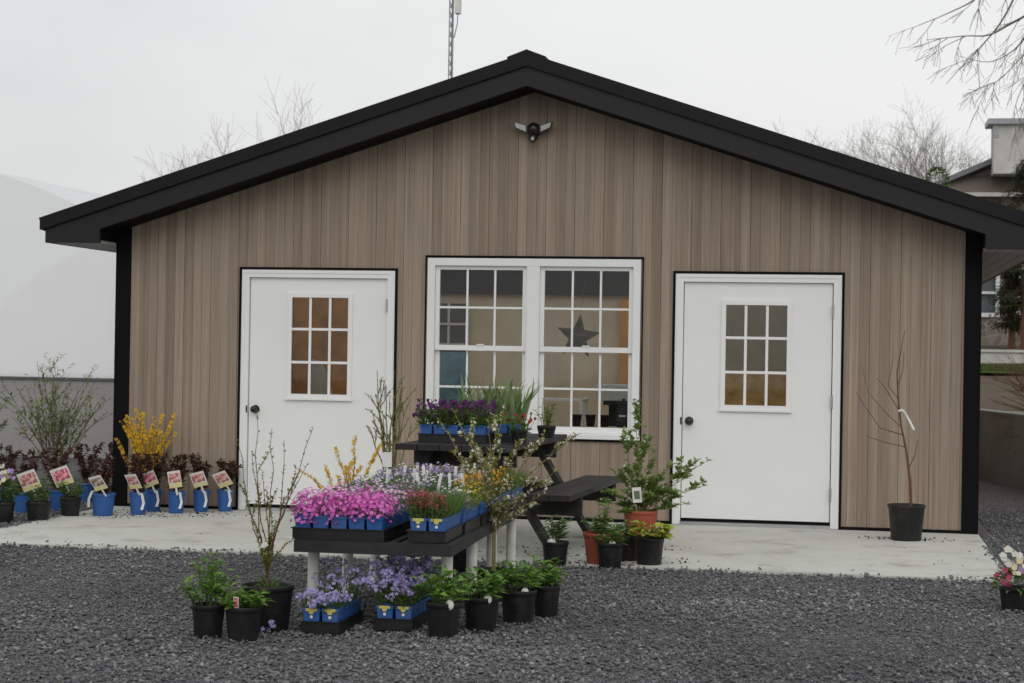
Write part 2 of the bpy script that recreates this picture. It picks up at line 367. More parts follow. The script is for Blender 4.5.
# loose stones
def gravel_stones():
    q = np.random.default_rng(3)
    n = 340000
    y = -9.6 + 12.6*q.random(n)**1.35
    x = -6.5 + 13.5*q.random(n)
    near = np.clip((-2.5-y)/6, 0, 1)
    on = (x > -3.66) & (x < 3.64) & (y > SD+.012+.03*np.sin(x*2.1)+.02*np.sin(x*7.3+1)) & (y < 9)
    bld = (x > -3.8) & (x < 3.8) & (y > 0)
    far = (y > -1) & (np.abs(x) < 3.7)
    stray = on & (q.random(n) < .010*np.exp(-np.minimum(np.minimum(y-SD, 3.66+x), 3.66-x)/.16)+.0004) & (y < -.1)
    keep = (~(on | bld | far)) | stray; x, y = x[keep], y[keep]; n = len(x)
    patch = .5+.5*np.sin(x*1.3+1.7*np.sin(y*.9))*np.sin(y*1.9+np.sin(x*1.1)*1.4)
    sz = (.0032 + .0060*q.random(n)**2.2)*(.78+.42*patch)
    base = np.array([[-1, -1, -1], [1, -1, -1], [1, 1, -1], [-1, 1, -1], [-.8, -.8, 1], [.8, -.8, 1], [.8, .8, 1], [-.8, .8, 1]], float)
    v = base[None]*np.stack([sz*(.8+.9*q.random(n)), sz*(.7+.5*q.random(n)), sz*(.3+.4*q.random(n))], 1)[:, None, :]
    v = v*(1+.45*(q.random((n, 8, 3))-.5))
    # random tilt
    a = q.random(n)*2*PI; t = (q.random(n)-.5)*1.1; b = (q.random(n)-.5)*.9
    ct, st = np.cos(t)[:, None], np.sin(t)[:, None]
    y1 = v[:, :, 1]*ct-v[:, :, 2]*st; z1 = v[:, :, 1]*st+v[:, :, 2]*ct
    cb, sb = np.cos(b)[:, None], np.sin(b)[:, None]
    x1 = v[:, :, 0]*cb+z1*sb; z2 = -v[:, :, 0]*sb+z1*cb
    ca, sa = np.cos(a)[:, None], np.sin(a)[:, None]
    X = x1*ca-y1*sa+x[:, None]; Y = x1*sa+y1*ca+y[:, None]; Z = z2+(sz*.25)[:, None]+(.014*q.random(n))[:, None]
    edge = (Y > SD) & (X > -3.70) & (X < 3.68); Z = Z+np.where(edge, SLZ*.8, 0)
    co = np.stack([X, Y, Z], 2).reshape(-1, 3)
    fb = np.array([[0, 3, 2, 1], [4, 5, 6, 7], [0, 1, 5, 4], [1, 2, 6, 5], [2, 3, 7, 6], [3, 0, 4, 7]])
    fc = (fb[None]+8*np.arange(n)[:, None, None]).reshape(-1)
    me = bpy.data.meshes.new('gravel_stones'); nf = n*6
    me.vertices.add(len(co)); me.vertices.foreach_set('co', co.reshape(-1))
    me.loops.add(nf*4); me.loops.foreach_set('vertex_index', fc.astype(np.int32))
    me.polygons.add(nf); me.polygons.foreach_set('loop_start', np.arange(0, nf*4, 4, dtype=np.int32))
    me.update(calc_edges=True); me.validate(); me.materials.append(M['stone_chip'])
    o = bpy.data.objects.new('gravel_stones', me); C.objects.link(o)
    tag(o, 'loose dark grey crushed stones covering the lot', 'gravel', None, 'stuff')
gravel_stones()
nt_ = M['stone_chip'].node_tree       # paler dusty and darker damp patches across the lot
for n_ in [n_ for n_ in nt_.nodes if n_.type in ('BSDF_PRINCIPLED', 'BSDF_TRANSLUCENT')]:
    k_ = n_.inputs[0]; src = k_.links[0].from_socket
    nt_.links.new(mixc(nt_, 1.0, src, ramp(nt_, noise(nt_, .55, 5, .62), [(.34, (.70, .71, .74)), (.5, (.97, .98, 1.02)), (.66, (1.26, 1.26, 1.27))]), 'MULTIPLY'), k_)
lv_ = MB(); q_ = random.Random(90)
for i in range(170):
    x_, y_ = q_.uniform(-5.5, 6), -9.3+8.5*q_.random()
    z_ = SLZ+.004 if (abs(x_) < 3.6 and y_ > SD) else .014
    if z_ > .015 and q_.random() < .75: continue
    lv_.leaf((x_, y_, z_+.004), (q_.uniform(-1, 1), q_.uniform(-1, 1), q_.uniform(-.05, .25)), q_.uniform(.015, .04), q_.uniform(.009, .02), q_.uniform(-.4, .3), q_)
M['dead_leaf'] = leafy('dead_leaf', [(.22, .13, .06), (.30, .20, .09), (.16, .10, .055), (.34, .26, .15)], .1, .8)
tag(lv_.build('leaf_litter', 'dead_leaf'), 'scattered dry brown leaf bits on the gravel and slab', 'leaf litter', None, 'stuff')

# ------------------------------------------------------------------ building
WH = 3.66; ZE = 2.417; SLOPE = .325; OV = .43; DEP = 9.0
def wtop(x): return ZE + SLOPE*(WH-abs(x))
bld = empty('shop_building', (0, 0, 0), 'small gabled shop with brown vertical board siding, black roof trim and two white doors', 'building')
DW = 1.356; DT = 2.096; DLX, DRX = -2.53, 1.214
WX0, WX1, WZ0, WZ1 = -.889, .924, .709, 2.209
JT = .022   # black channel width outside of the white frame
opens = [(DLX, DLX+DW, 0, DT), (DRX, DRX+DW, 0, DT), (WX0, WX1, WZ0, WZ1)]
sid = MB()
brk = sorted(set([round(-WH+.115+i*.0813, 4) for i in range(0, 92)]+[o[0] for o in opens]+[o[1] for o in opens]+[0.0]))
brk = [b for b in brk if -WH+.1 <= b <= WH-.115]+[WH-.115]
pan = set(round(-WH+.115+i*.0813, 4) for i in range(0, 92))
for a, b in zip(brk[:-1], brk[1:]):
    if b-a < .002: continue
    k_ = lambda v: (.0016 if int(round((v+WH-.115)/.0813)) % 3 == 0 else .0008); ga = k_(a) if a in pan else 0; gb = k_(b) if b in pan else 0
    xa, xb = a+ga, b-gb; xm = (a+b)/2
    iv = [(SLZ+.02, None)]
    for o in opens:
        if o[0]-1e-4 <= xm <= o[1]+1e-4:
            if o[2] <= .1: iv = [(o[3], None)]
            else: iv = [(SLZ+.02, o[2]), (o[3], None)]
    for z0, z1 in iv:
        za, zb = (wtop(xa)+.05, wtop(xb)+.05) if z1 is None else (z1, z1)
        sid.prism([(xa, 0, z0), (xb, 0, z0), (xb, 0, zb), (xa, 0, za)], (0, .028, 0))
sid.build('front_siding', 'siding', bld)
# backing behind the board joints
bk = MB()
for x0, x1, z0, z1 in [(-WH+.02, DLX-.001, .02, None), (DLX+DW+.001, WX0-.001, .02, None), (WX1+.001, DRX-.001, .02, None), (DRX+DW+.001, WH-.02, .02, None),
                       (DLX-.001, DLX+DW+.001, DT, None), (DRX-.001, DRX+DW+.001, DT, None), (WX0-.001, 0, WZ1, None), (0, WX1+.001, WZ1, None), (WX0-.001, WX1+.001, .02, WZ0)]:
    za, zb = (wtop(x0)+.045, wtop(x1)+.045) if z1 is None else (z1, z1)
    bk.prism([(x0, .03, z0), (x1, .03, z0), (x1, .03, zb), (x0, .03, za)], (0, .07, 0))
bk.build('wall_sheathing', 'orange_wood2', bld)
sw = MB()
sw.box((-WH, .105, 0), (-WH+.1, DEP, ZE)); sw.box((WH-.1, .105, 0), (WH, DEP, ZE))
sw.prism([(-WH+.101, DEP-.1, 0), (WH-.101, DEP-.1, 0), (WH-.101, DEP-.1, ZE), (0, DEP-.1, wtop(0)-.02), (-WH+.101, DEP-.1, ZE)], (0, .1, 0))
sw.build('rear_wall', 'siding', bld)
for sx in (-1, 1):
    t = MB()
    x0, x1 = (-WH, -WH+.115) if sx < 0 else (WH-.115, WH)
    za, zb = wtop(x0), wtop(x1)
    t.prism([(x0, -.022, SLZ), (x1, -.022, SLZ), (x1, -.022, zb-.002), (x0, -.022, za-.002)], (0, .05, 0))
    xs = (x0-.018, x0-.001) if sx < 0 else (x1+.001, x1+.018)
    t.box((xs[0], -.022, SLZ), (xs[1], .10, ZE-.03))
    t.build('corner_trim', 'black_trim', bld)
# base flashing strip
for x0, x1 in ((-WH+.117, DLX-JT-.001), (DLX+DW+JT+.001, DRX-JT-.001), (DRX+DW+JT+.001, WH-.117)):
    MB().box((x0, -.012, SLZ), (x1, .027, SLZ+.026)).build('base_flashing', 'black_trim', bld)
# roof: two slopes with unseen gaps added to light the room, fascia, soffit
ZA = 3.87; SO = .549; EX = WH+SO
def rtop(x): return ZA-SLOPE*abs(x)
roof = MB()
TH = .10
for s in (-1, 1):
    def piece(xa, xb, y0, y1):
        xa, xb = sorted((xa*s, xb*s))
        roof.prism([(xa, y0, rtop(xa)-TH), (xb, y0, rtop(xb)-TH), (xb, y0, rtop(xb)), (xa, y0, rtop(xa))], (0, y1-y0, 0))
    piece(.0, EX, -OV, .5); piece(.0, .2, .5, 6.2); piece(3.3, EX, .5, 6.2); piece(.0, EX, 6.2, DEP+.4)
rf = roof.build('roof', 'black_metal', bld)
cap = MB()
for s in (-1, 1):
    cap.prism([(0, -OV-.012, ZA+.004), (s*.16, -OV-.012, rtop(.16)+.004), (s*.16, -OV-.012, rtop(.16)+.022), (0, -OV-.012, ZA+.03)], (0, DEP+.8, 0))
cap.build('ridge_cap', 'black_metal', rf)
for s in (-1, 1):
    xa, xb = sorted((.2*s, 3.3*s))
    sk = MB(); sk.prism([(xa, .5, rtop(xa)-.06), (xb, .5, rtop(xb)-.06), (xb, .5, rtop(xb)-.045), (xa, .5, rtop(xa)-.045)], (0, 5.7, 0)); sk.build('added_roof_glazing', 'glass', rf)  # unseen glazing, invented to let daylight into the room
fa = MB()
fz = lambda x: ZE+SLOPE*(WH-abs(x))
EXF = EX-.045
for s in (-1, 1):
    # lower fascia board, stepped back behind the drip edge; boxed return at the eave
    xr = WH+.012
    poly = [(0, -OV+.018, ZA-TH), (0, -OV+.018, fz(0)), (s*xr, -OV+.018, fz(xr)), (s*xr, -OV+.018, 2.292), (s*EXF, -OV+.018, 2.292), (s*EXF, -OV+.018, rtop(EXF)-TH)]
    fa.prism(poly, (0, .03, 0))
    fa.box((min(s*(EXF-.02), s*EXF), -OV+.05, 2.292), (max(s*(EXF-.02), s*EXF), DEP+.38, rtop(EXF)-TH))
M['fascia_metal'] = simple('fascia_metal', (.0105, .0105, .0125), .42, .3, .2, 1.2, 0, .12, .01)
fa.build('fascia', 'fascia_metal', bld)
dr = MB()
for s in (-1, 1):
    x0, x1 = 0, s*(EX+.004)
    dr.prism([(0, -OV-.012, ZA+.003), (0, -OV-.012, ZA-TH-.004), (x1*.992, -OV-.012, rtop(x1)-TH+.004), (x1, -OV-.012, rtop(x1)+.003)], (0, .010, 0))
    dr.prism([(s*(EX+.004), -OV, rtop(EX)+.002), (s*(EX-.035), -OV, rtop(EX)-TH-.01), (s*(EX-.04), -OV, rtop(EX)-TH-.006), (s*(EX-.004), -OV, rtop(EX)+.002)], (0, DEP+.8, 0))
dr.build('drip_edge', 'black_metal', bld)
for s in (-1, 1):
    for xx in (1.25, 3.1):
        m = MB(); xa, xb = s*xx, s*(xx+.07)
        m.prism([(xa, -OV+.0165, rtop(xa)-TH-.002), (xb, -OV+.0165, rtop(xb)-TH-.002), (xb, -OV+.0165, fz(xb)+.004), (xa, -OV+.0165, fz(xa)+.004)], (0, .0012, 0)); m.build('fascia_lap', 'fascia_metal', bld)
        m = MB(); m.prism([(xa+.9*s, -OV-.0138, rtop(xa+.9*s)+.003), (xb+.9*s, -OV-.0138, rtop(xb+.9*s)+.003), (xb+.9*s, -OV-.0138, rtop(xb+.9*s)-TH-.002), (xa+.9*s, -OV-.0138, rtop(xa+.9*s)-TH-.002)], (0, .0014, 0)); m.build('edge_lap', 'black_metal', bld)
for s in (-1, 1):
    so = MB()
    xr = WH+.010
    a, b = sorted((0, s*xr))
    so.prism([(a, -OV+.05, fz(a)+.001), (b, -OV+.05, fz(b)+.001), (b, -OV+.05, fz(b)+.02), (a, -OV+.05, fz(a)+.02)], (0, OV-.05-.001, 0))
    so.build('gable_soffit', 'black_trim', bld)
for s in (-1, 1):
    so2 = MB()
    xs = [WH+.02+i*(EXF-.022-WH-.02)/4 for i in range(5)]
    for i in range(4):
        a, b = sorted((s*(xs[i]+.003), s*(xs[i+1]-.003)))
        so2.box((a, -OV+.05, 2.296), (b, DEP+.36, 2.312))
    a, b = sorted((s*(WH+.02), s*(EXF-.021)))
    so2.box((a, -OV+.05, 2.3125), (b, DEP+.36, 2.318))
    # return wall of the box between gable soffit and eave soffit
    rw_ = MB(); a, b = sorted((s*(WH+.0125), s*(WH+.03)))
    rw_.box((a, -OV+.05, 2.319), (b, -.001, fz(WH+.01)+.03)); rw_.build('eave_return', 'black_trim', bld)
    so2.build('eave_soffit', 'soffit', bld)
# doors
def door(x0, glz, knobp, hinges, pat):
    d = MB(); x1 = x0+DW; fw = .066
    bx0, bx1, bz0, bz1 = x0+fw, x1-fw-.004, SLZ+.055, DT-fw
    gx0, gx1, gz0, gz1 = glz
    y = .016
    for a, b in (((bx0+.006, y, bz0), (gx0, y+.044, bz1-.004)), ((gx1, y, bz0), (bx1-.004, y+.044, bz1-.004)), ((gx0, y, bz0), (gx1, y+.044, gz0)), ((gx0, y, gz1), (gx1, y+.044, bz1-.004))):
        d.box(a, b)
    dd = d.build('door', 'white_paint', bld)
    f = MB()
    f.box((x0, -.014, SLZ+.004), (x0+fw, .07, DT)); f.box((x1-fw, -.014, SLZ+.004), (x1, .07, DT)); f.box((x0+fw, -.014, DT-fw), (x1-fw, .07, DT))
    # stop beads
    f.box((x0+.012, -.019, SLZ+.004), (x0+fw*.45, -.0145, DT-.012)); f.box((x1-fw*.45, -.019, SLZ+.004), (x1-.012, -.0145, DT-.012)); f.box((x0+fw*.45, -.019, DT-fw*.45), (x1-fw*.45, -.0145, DT-.012))
    f.build('door_frame', 'white_paint', dd)
    j = MB()
    j.box((x0-JT, -.018, SLZ), (x0-.001, .02, DT+JT)); j.box((x1+.001, -.018, SLZ), (x1+JT, .02, DT+JT)); j.box((x0-.001, -.018, DT+.001), (x1+.001, .02, DT+JT))
    j.build('black_channel', 'black_trim', dd)
    th = MB(); th.box((x0+fw, -.03, SLZ), (x1-fw, .07, SLZ+.028)); th.build('threshold', 'steel', dd)
    sweep = MB(); sweep.box((x0+fw, .02, SLZ+.03), (x1-fw, .05, SLZ+.054)); sweep.build('door_sweep', 'black_trim', dd)
    lf = MB(); w = .026
    lf.box((gx0-w, y-.018, gz0-w), (gx0+.012, y-.0005, gz1+w)); lf.box((gx1-.012, y-.018, gz0-w), (gx1+w, y-.0005, gz1+w))
    lf.box((gx0+.012, y-.018, gz0-w), (gx1-.012, y-.0005, gz0+.012)); lf.box((gx0+.012, y-.018, gz1-.012), (gx1-.012, y-.0005, gz1+w))
    lf.box((gx0-w-.012, y-.026, gz0-w-.014), (gx1+w+.012, y-.0185, gz0-w+.006))
    for i in (1, 2):
        x = gx0+(gx1-gx0)*i/3; z = gz0+(gz1-gz0)*i/3
        lf.box((x-.011, y-.010, gz0+.0125), (x+.011, y-.001, gz1-.0125))
        lf.box((gx0+.0125, y-.0125, z-.011), (gx1-.0125, y-.0035, z+.011))
    lf.build('muntin_frame', 'white_paint', dd)
    gp = MB(); gp.box((gx0+.001, y+.012, gz0+.001), (gx1-.001, y+.016, gz1-.001)); gp.build('pane', 'glass', dd)
    k = MB(); kx, kz = knobp
    k.add(*sphere_data((kx, y-.055, kz), .031)); k.tube([(kx, y-.004, kz), (kx, y-.05, kz)], .012, 12); k.tube([(kx, y-.009, kz), (kx, y-.001, kz)], .036, 20)
    k.build('knob', 'knob', dd)
    sp = MB(); sp.box((x0+fw-.012, -.0165, kz-.03), (x0+fw+.001, -.0142, kz+.03)); sp.build('strike_plate', 'knob', dd)
    for hz in (1.80, 1.06, .30):
        h = MB(); h.tube([(bx1+.002, y-.030, hz-.055), (bx1+.002, y-.030, hz+.055)], .0095, 10); h.build('hinge', 'steel', dd)
    return dd
def sphere_data(c, r, n=14, k=8, sc=(1, 1, 1)):
    vs = []; fs = []
    for i in range(k+1):
        t = PI*i/k
        for j in range(n):
            a = 2*PI*j/n; vs.append((c[0]+r*sc[0]*math.sin(t)*math.cos(a), c[1]+r*sc[1]*math.sin(t)*math.sin(a), c[2]+r*sc[2]*math.cos(t)))
    for i in range(k):
        for j in range(n): fs.append((i*n+j, (i+1)*n+j, (i+1)*n+(j+1) % n, i*n+(j+1) % n))
    return vs, fs, True
door(DLX, (-2.095, -1.572, 1.02, 1.873), (-2.398, .893), 1, 0)
door(DRX, (1.62, 2.144, 1.005, 1.855), (1.341, .878), 1, 1)
# window
wn = MB(); fw = .062
wn.box((WX0, -.02, WZ0), (WX0+fw, .09, WZ1)); wn.box((WX1-fw, -.02, WZ0), (WX1, .09, WZ1)); wn.box((WX0+fw, -.02, WZ1-fw), (WX1-fw, .09, WZ1)); wn.box((WX0+fw, -.02, WZ0), (WX1-fw, .09, WZ0+.05))
XM = (WX0+WX1)/2
wn.box((XM-.055, -.018, WZ0+.05), (XM+.055, .09, WZ1-fw))
win = wn.build('window', 'white_vinyl', bld)
sl_ = MB(); sl_.box((WX0-.012, -.034, WZ0-.002), (WX1+.012, -.0205, WZ0+.035)); sl_.build('sill', 'white_vinyl', win)
ch = MB(); ch.box((WX0-JT, -.019, WZ0-JT), (WX0-.0125, .02, WZ1+JT)); ch.box((WX1+.0125, -.019, WZ0-JT), (WX1+JT, .02, WZ1+JT)); ch.box((WX0-.0125, -.019, WZ1+.001), (WX1+.0125, .02, WZ1+JT)); ch.box((WX0-.0125, -.019, WZ0-JT), (WX1+.0125, .02, WZ0-.003))
ch.build('black_channel', 'black_trim', win)
ZR = 1.452
for x0, x1 in ((WX0+fw, XM-.055), (XM+.055, WX1-fw)):
    for (z0, z1, y) in ((ZR-.022, WZ1-fw, .012), (WZ0+.05, ZR+.022, .044)):
        s_ = MB(); w = .038
        s_.box((x0+.001, y, z0), (x0+w, y+.028, z1)); s_.box((x1-w, y, z0), (x1-.001, y+.028, z1))
        s_.box((x0+w, y, z1-w*(.9)), (x1-w, y+.028, z1)); s_.box((x0+w, y, z0), (x1-w, y+.028, z0+w*1.15))
        sh = s_.build('sash', 'white_vinyl', win)
        mu = MB()
        for i in (1, 2):
            x = x0+w+(x1-x0-2*w)*i/3; mu.box((x-.009, y+.006, z0+w*1.15+.0005), (x+.009, y+.011, z1-w*.9-.0005))
        z = (z0+w*1.15+z1-w*.9)/2; mu.box((x0+w+.0005, y+.0045, z-.009), (x1-w-.0005, y+.0055+.0045, z+.009))
        mu.build('muntins', 'white_vinyl', win)
        gp = MB(); gp.box((x0+w-.004, y+.014, z0+.01), (x1-w+.004, y+.018, z1-.01)); gp.build('pane', 'glass', win)
    lk = MB(); xm = (x0+x1)/2; lk.box((xm-.03, .004, ZR+.0225), (xm+.03, .04, ZR+.034)); lk.build('sash_lock', 'white_vinyl', win)
# interior
inn = MB()
inn.box((-WH+.11, 3.9, .06), (WH-.11, 4.0, 2.02)); inn.build('partition_wall', 'plaster', bld)
hb = MB(); hb.box((-WH+.11, 3.86, 2.02), (WH-.11, 3.99, 2.4)); hb.build('roof_shade_band', 'roof_shade_and_counter', bld)  # dark strip standing in for the shade of the unlit roof cavity
fo = MB(); fo.box((-WH+.11, .105, .0), (WH-.11, DEP-.11, .05)); fo.build('interior_floor', 'floor_wood', bld)
pw = MB(); pw.box((-3.2, 2.3, .06), (-1.62, 2.36, 2.2)); pw.build('wood_partition', 'panel_wood', bld)
ow = MB(); ow.box((1.28, 1.6, .06), (2.6, 1.66, 2.2)); ow.build('olive_partition', 'olive_panel', bld)
oc = MB(); oc.box((.30, 3.8, .06), (.43, 3.895, 1.98)); oc.build('door_casing', 'orange_wood', bld)
iw = MB(); iw.box((-1.72, 3.86, 1.50), (-1.33, 3.895, 1.92)); iwo = iw.build('inner_window', 'dark_glass', bld)
im = MB(); im.box((-1.535, 3.845, 1.50), (-1.51, 3.859, 1.92)); im.box((-1.72, 3.84, 1.69), (-1.33, 3.8445, 1.715)); im.box((-1.76, 3.84, 1.47), (-1.30, 3.858, 1.499)); im.box((-1.329, 3.84, 1.5), (-1.30, 3.858, 1.95)); im.build('muntins', 'white_vinyl', iwo)
# things inside
def shelf_thing(name, loc, boxes, mat, label, cat, group=None, sub=None):
    e = empty(name, loc, label, cat, group)
    for pn, a, b, m in boxes: MB().box(a, b).build(pn, m, e)
    return e
shelf_thing('sales_counter', (1.15, 2.2, .05), [('counter_body', (-.75, 0, 0), (.75, .5, .88), 'roof_shade_and_counter'), ('counter_top', (-.8, -.04, .881), (.8, .55, .92), 'board_dark')], None, 'dark sales counter seen through the lower right window panes', 'counter')
shelf_thing('white_box', (.285, 2.3, .971), [('box_body', (-.02, 0, 0), (.34, .3, .12), 'tag_white'), ('box_lid', (-.03, -.01, .121), (.35, .31, .15), 'white_paint')], None, 'flat white box lying on the dark counter inside the window', 'box')
shelf_thing('wall_poster', (-1.70, 3.88, .86), [('backing', (-.02, -.004, -.02), (.38, .0, .57), 'board_dark'), ('print', (0, -.012, 0), (.36, -.005, .55), 'blue_poster')], None, 'blue poster on the inner wall behind the left window', 'poster')
ws = empty('wire_shelf', (-.65, 1.0, .05), 'white wire shelf frame standing behind the lower left window panes', 'shelf')
w_ = MB()
for x in (0, .95):
    for y in (0, .35): w_.box((x-.012, y-.012, 0), (x+.012, y+.012, .98))
w_.build('posts', 'white_paint', ws)
for z in (.55, .94): MB().box((-.012, -.013, z), (.962, .363, z+.02)).build('shelf_board', 'white_paint', ws)
star = MB(); pts = []
SR = .20
for i in range(10):
    a = PI/2+i*PI/5; r = SR if i % 2 == 0 else SR*.42; pts.append((r*math.cos(a), 0, r*math.sin(a)))
star.add(pts+[(0, -.045, 0), (0, .045, 0)], [(10, i, (i+1) % 10) for i in range(10)]+[(11, (i+1) % 10, i) for i in range(10)])
pS = W(578, 337, .55)
so_ = star.build('metal_star', 'rust', None, pS); so_.rotation_euler = (0, R(6), 0)
tag(so_, 'large rusty five pointed metal star hanging inside the right window', 'star')
MB().tube([(0, .0, SR*.95), (0, .0, 3.1-pS.z)], .002, 4).build('hanging_wire', 'galv', so_)
shelf_thing('window_shelf', (XM, .16, .05), [('shelf_top', (-.85, 0, .72), (.85, .3, .75), 'floor_wood'), ('support', (-.84, .01, 0), (-.8, .29, .719), 'floor_wood'), ('support', (.8, .01, 0), (.84, .29, .719), 'floor_wood')], None, 'wooden shelf just inside the window below the panes', 'shelf')
for i, (x, lab) in enumerate(((.36, 'leftmost small dark pot on the shelf inside the right window'), (.48, 'middle small dark pot on the shelf inside the right window'), (.60, 'rightmost small dark pot on the shelf inside the right window'))):
    e = empty('small_pot', (x, .30, .80), lab, 'pot', 'small dark pots on the inside shelf')
    MB().lathe([(.0, 0), (.034, 0), (.043, .085), (.046, .086), (.046, .10), (.040, .10), (.038, .085)], 16).build('pot', 'pot_black', e); MB().disc(.038, .086, 16).build('soil', 'soil', e)
e = empty('display_jar', (.76, .30, .80), 'dark jar with knobbed lid in the lower right corner of the window', 'jar')
MB().lathe([(0, 0), (.06, 0), (.065, .02), (.062, .16), (.05, .18), (.05, .19), (0, .19)], 18).build('jar', 'board_dark', e); MB().lathe([(0, .191), (.055, .191), (.052, .21), (.015, .222), (.015, .24), (0, .245)], 18).build('lid', 'board_dark', e)
MB().box((-.03, -.067, .09), (.03, -.0655, .105)).build('paper_strip', 'paper', e)
# notices behind the left door, crates behind the right door
for (a, b, c2, lab) in ((-2.03, -1.93, 1.62, 'green framed notice on the wood wall behind the left door'), (-1.80, -1.70, 1.42, 'tall pale notice on the wood wall behind the left door'), (-1.56, -1.48, 1.48, 'grey notice near the right side of the left door glass')):
    e = empty('wall_notice', (a, 2.29, c2), lab, 'notice'); MB().box((0, 0, 0), (b-a, .006, .26)).build('frame', 'olive_panel', e); MB().box((.012, -.003, .012), (b-a-.012, -.0005, .248)).build('sheet', 'paper' if a > -2 else 'leaf_mid', e)
e = empty('cardboard_stack', (-2.28, 1.2, .05), 'pale pamphlet rack behind the lower left pane of the left door', 'rack')
MB().box((0, 0, 0), (.26, .25, .95)).build('stand', 'crate_wood', e); MB().prism([(0.02, -.01, .951), (.24, -.01, .951), (.13, -.01, 1.25), (.02, -.01, 1.28)], (0, .02, 0)).build('pamphlets', 'paper', e)
e = empty('wooden_bin', (1.45, 1.1, .05), 'tan wooden bin behind the lower panes of the right door', 'bin')
for i in range(3): MB().box((0, 0, i*.42), (.95, .02, i*.42+.40)).build('side_board', 'crate_wood', e)
MB().box((.0, .021, 0), (.95, .35, 1.2)).build('bin_body', 'crate_wood', e)

# security light on the gable
e = empty('security_light', (.008, -.001, 3.29), 'twin head security floodlight with motion sensor mounted high on the gable', 'floodlight')
b = MB(); b.tube([(0, 0, 0), (0, -.035, 0)], .058, 18); b.add(*sphere_data((0, -.07, .0), .055, sc=(1, 1, 1.05))); b.build('body', 'knob', e)
sn = MB(); sn.add(*sphere_data((0, -.09, -.075), .038)); sn.tube([(0, -.07, -.03), (0, -.09, -.08)], .016, 8); sn.build('sensor', 'knob', e)
sl2 = MB(); sl2.add(*sphere_data((0, -.118, -.085), .017)); sl2.build('sensor_lens', 'lens', e)
for s in (-1, 1):
    h = MB(); h.prism([(s*.05, -.05, .03), (s*.05, -.05, -.035), (s*.15, -.07, .005), (s*.165, -.07, .06)], (0, -.035, 0))
    hd = h.build('lamp_head', 'knob', e)
    l = MB(); l.prism([(s*.062, -.0855, .026), (s*.064, -.0855, -.022), (s*.143, -.1065, .010), (s*.154, -.1065, .052)], (0, -.006, 0)); l.build('lamp_panel', 'lens', hd)

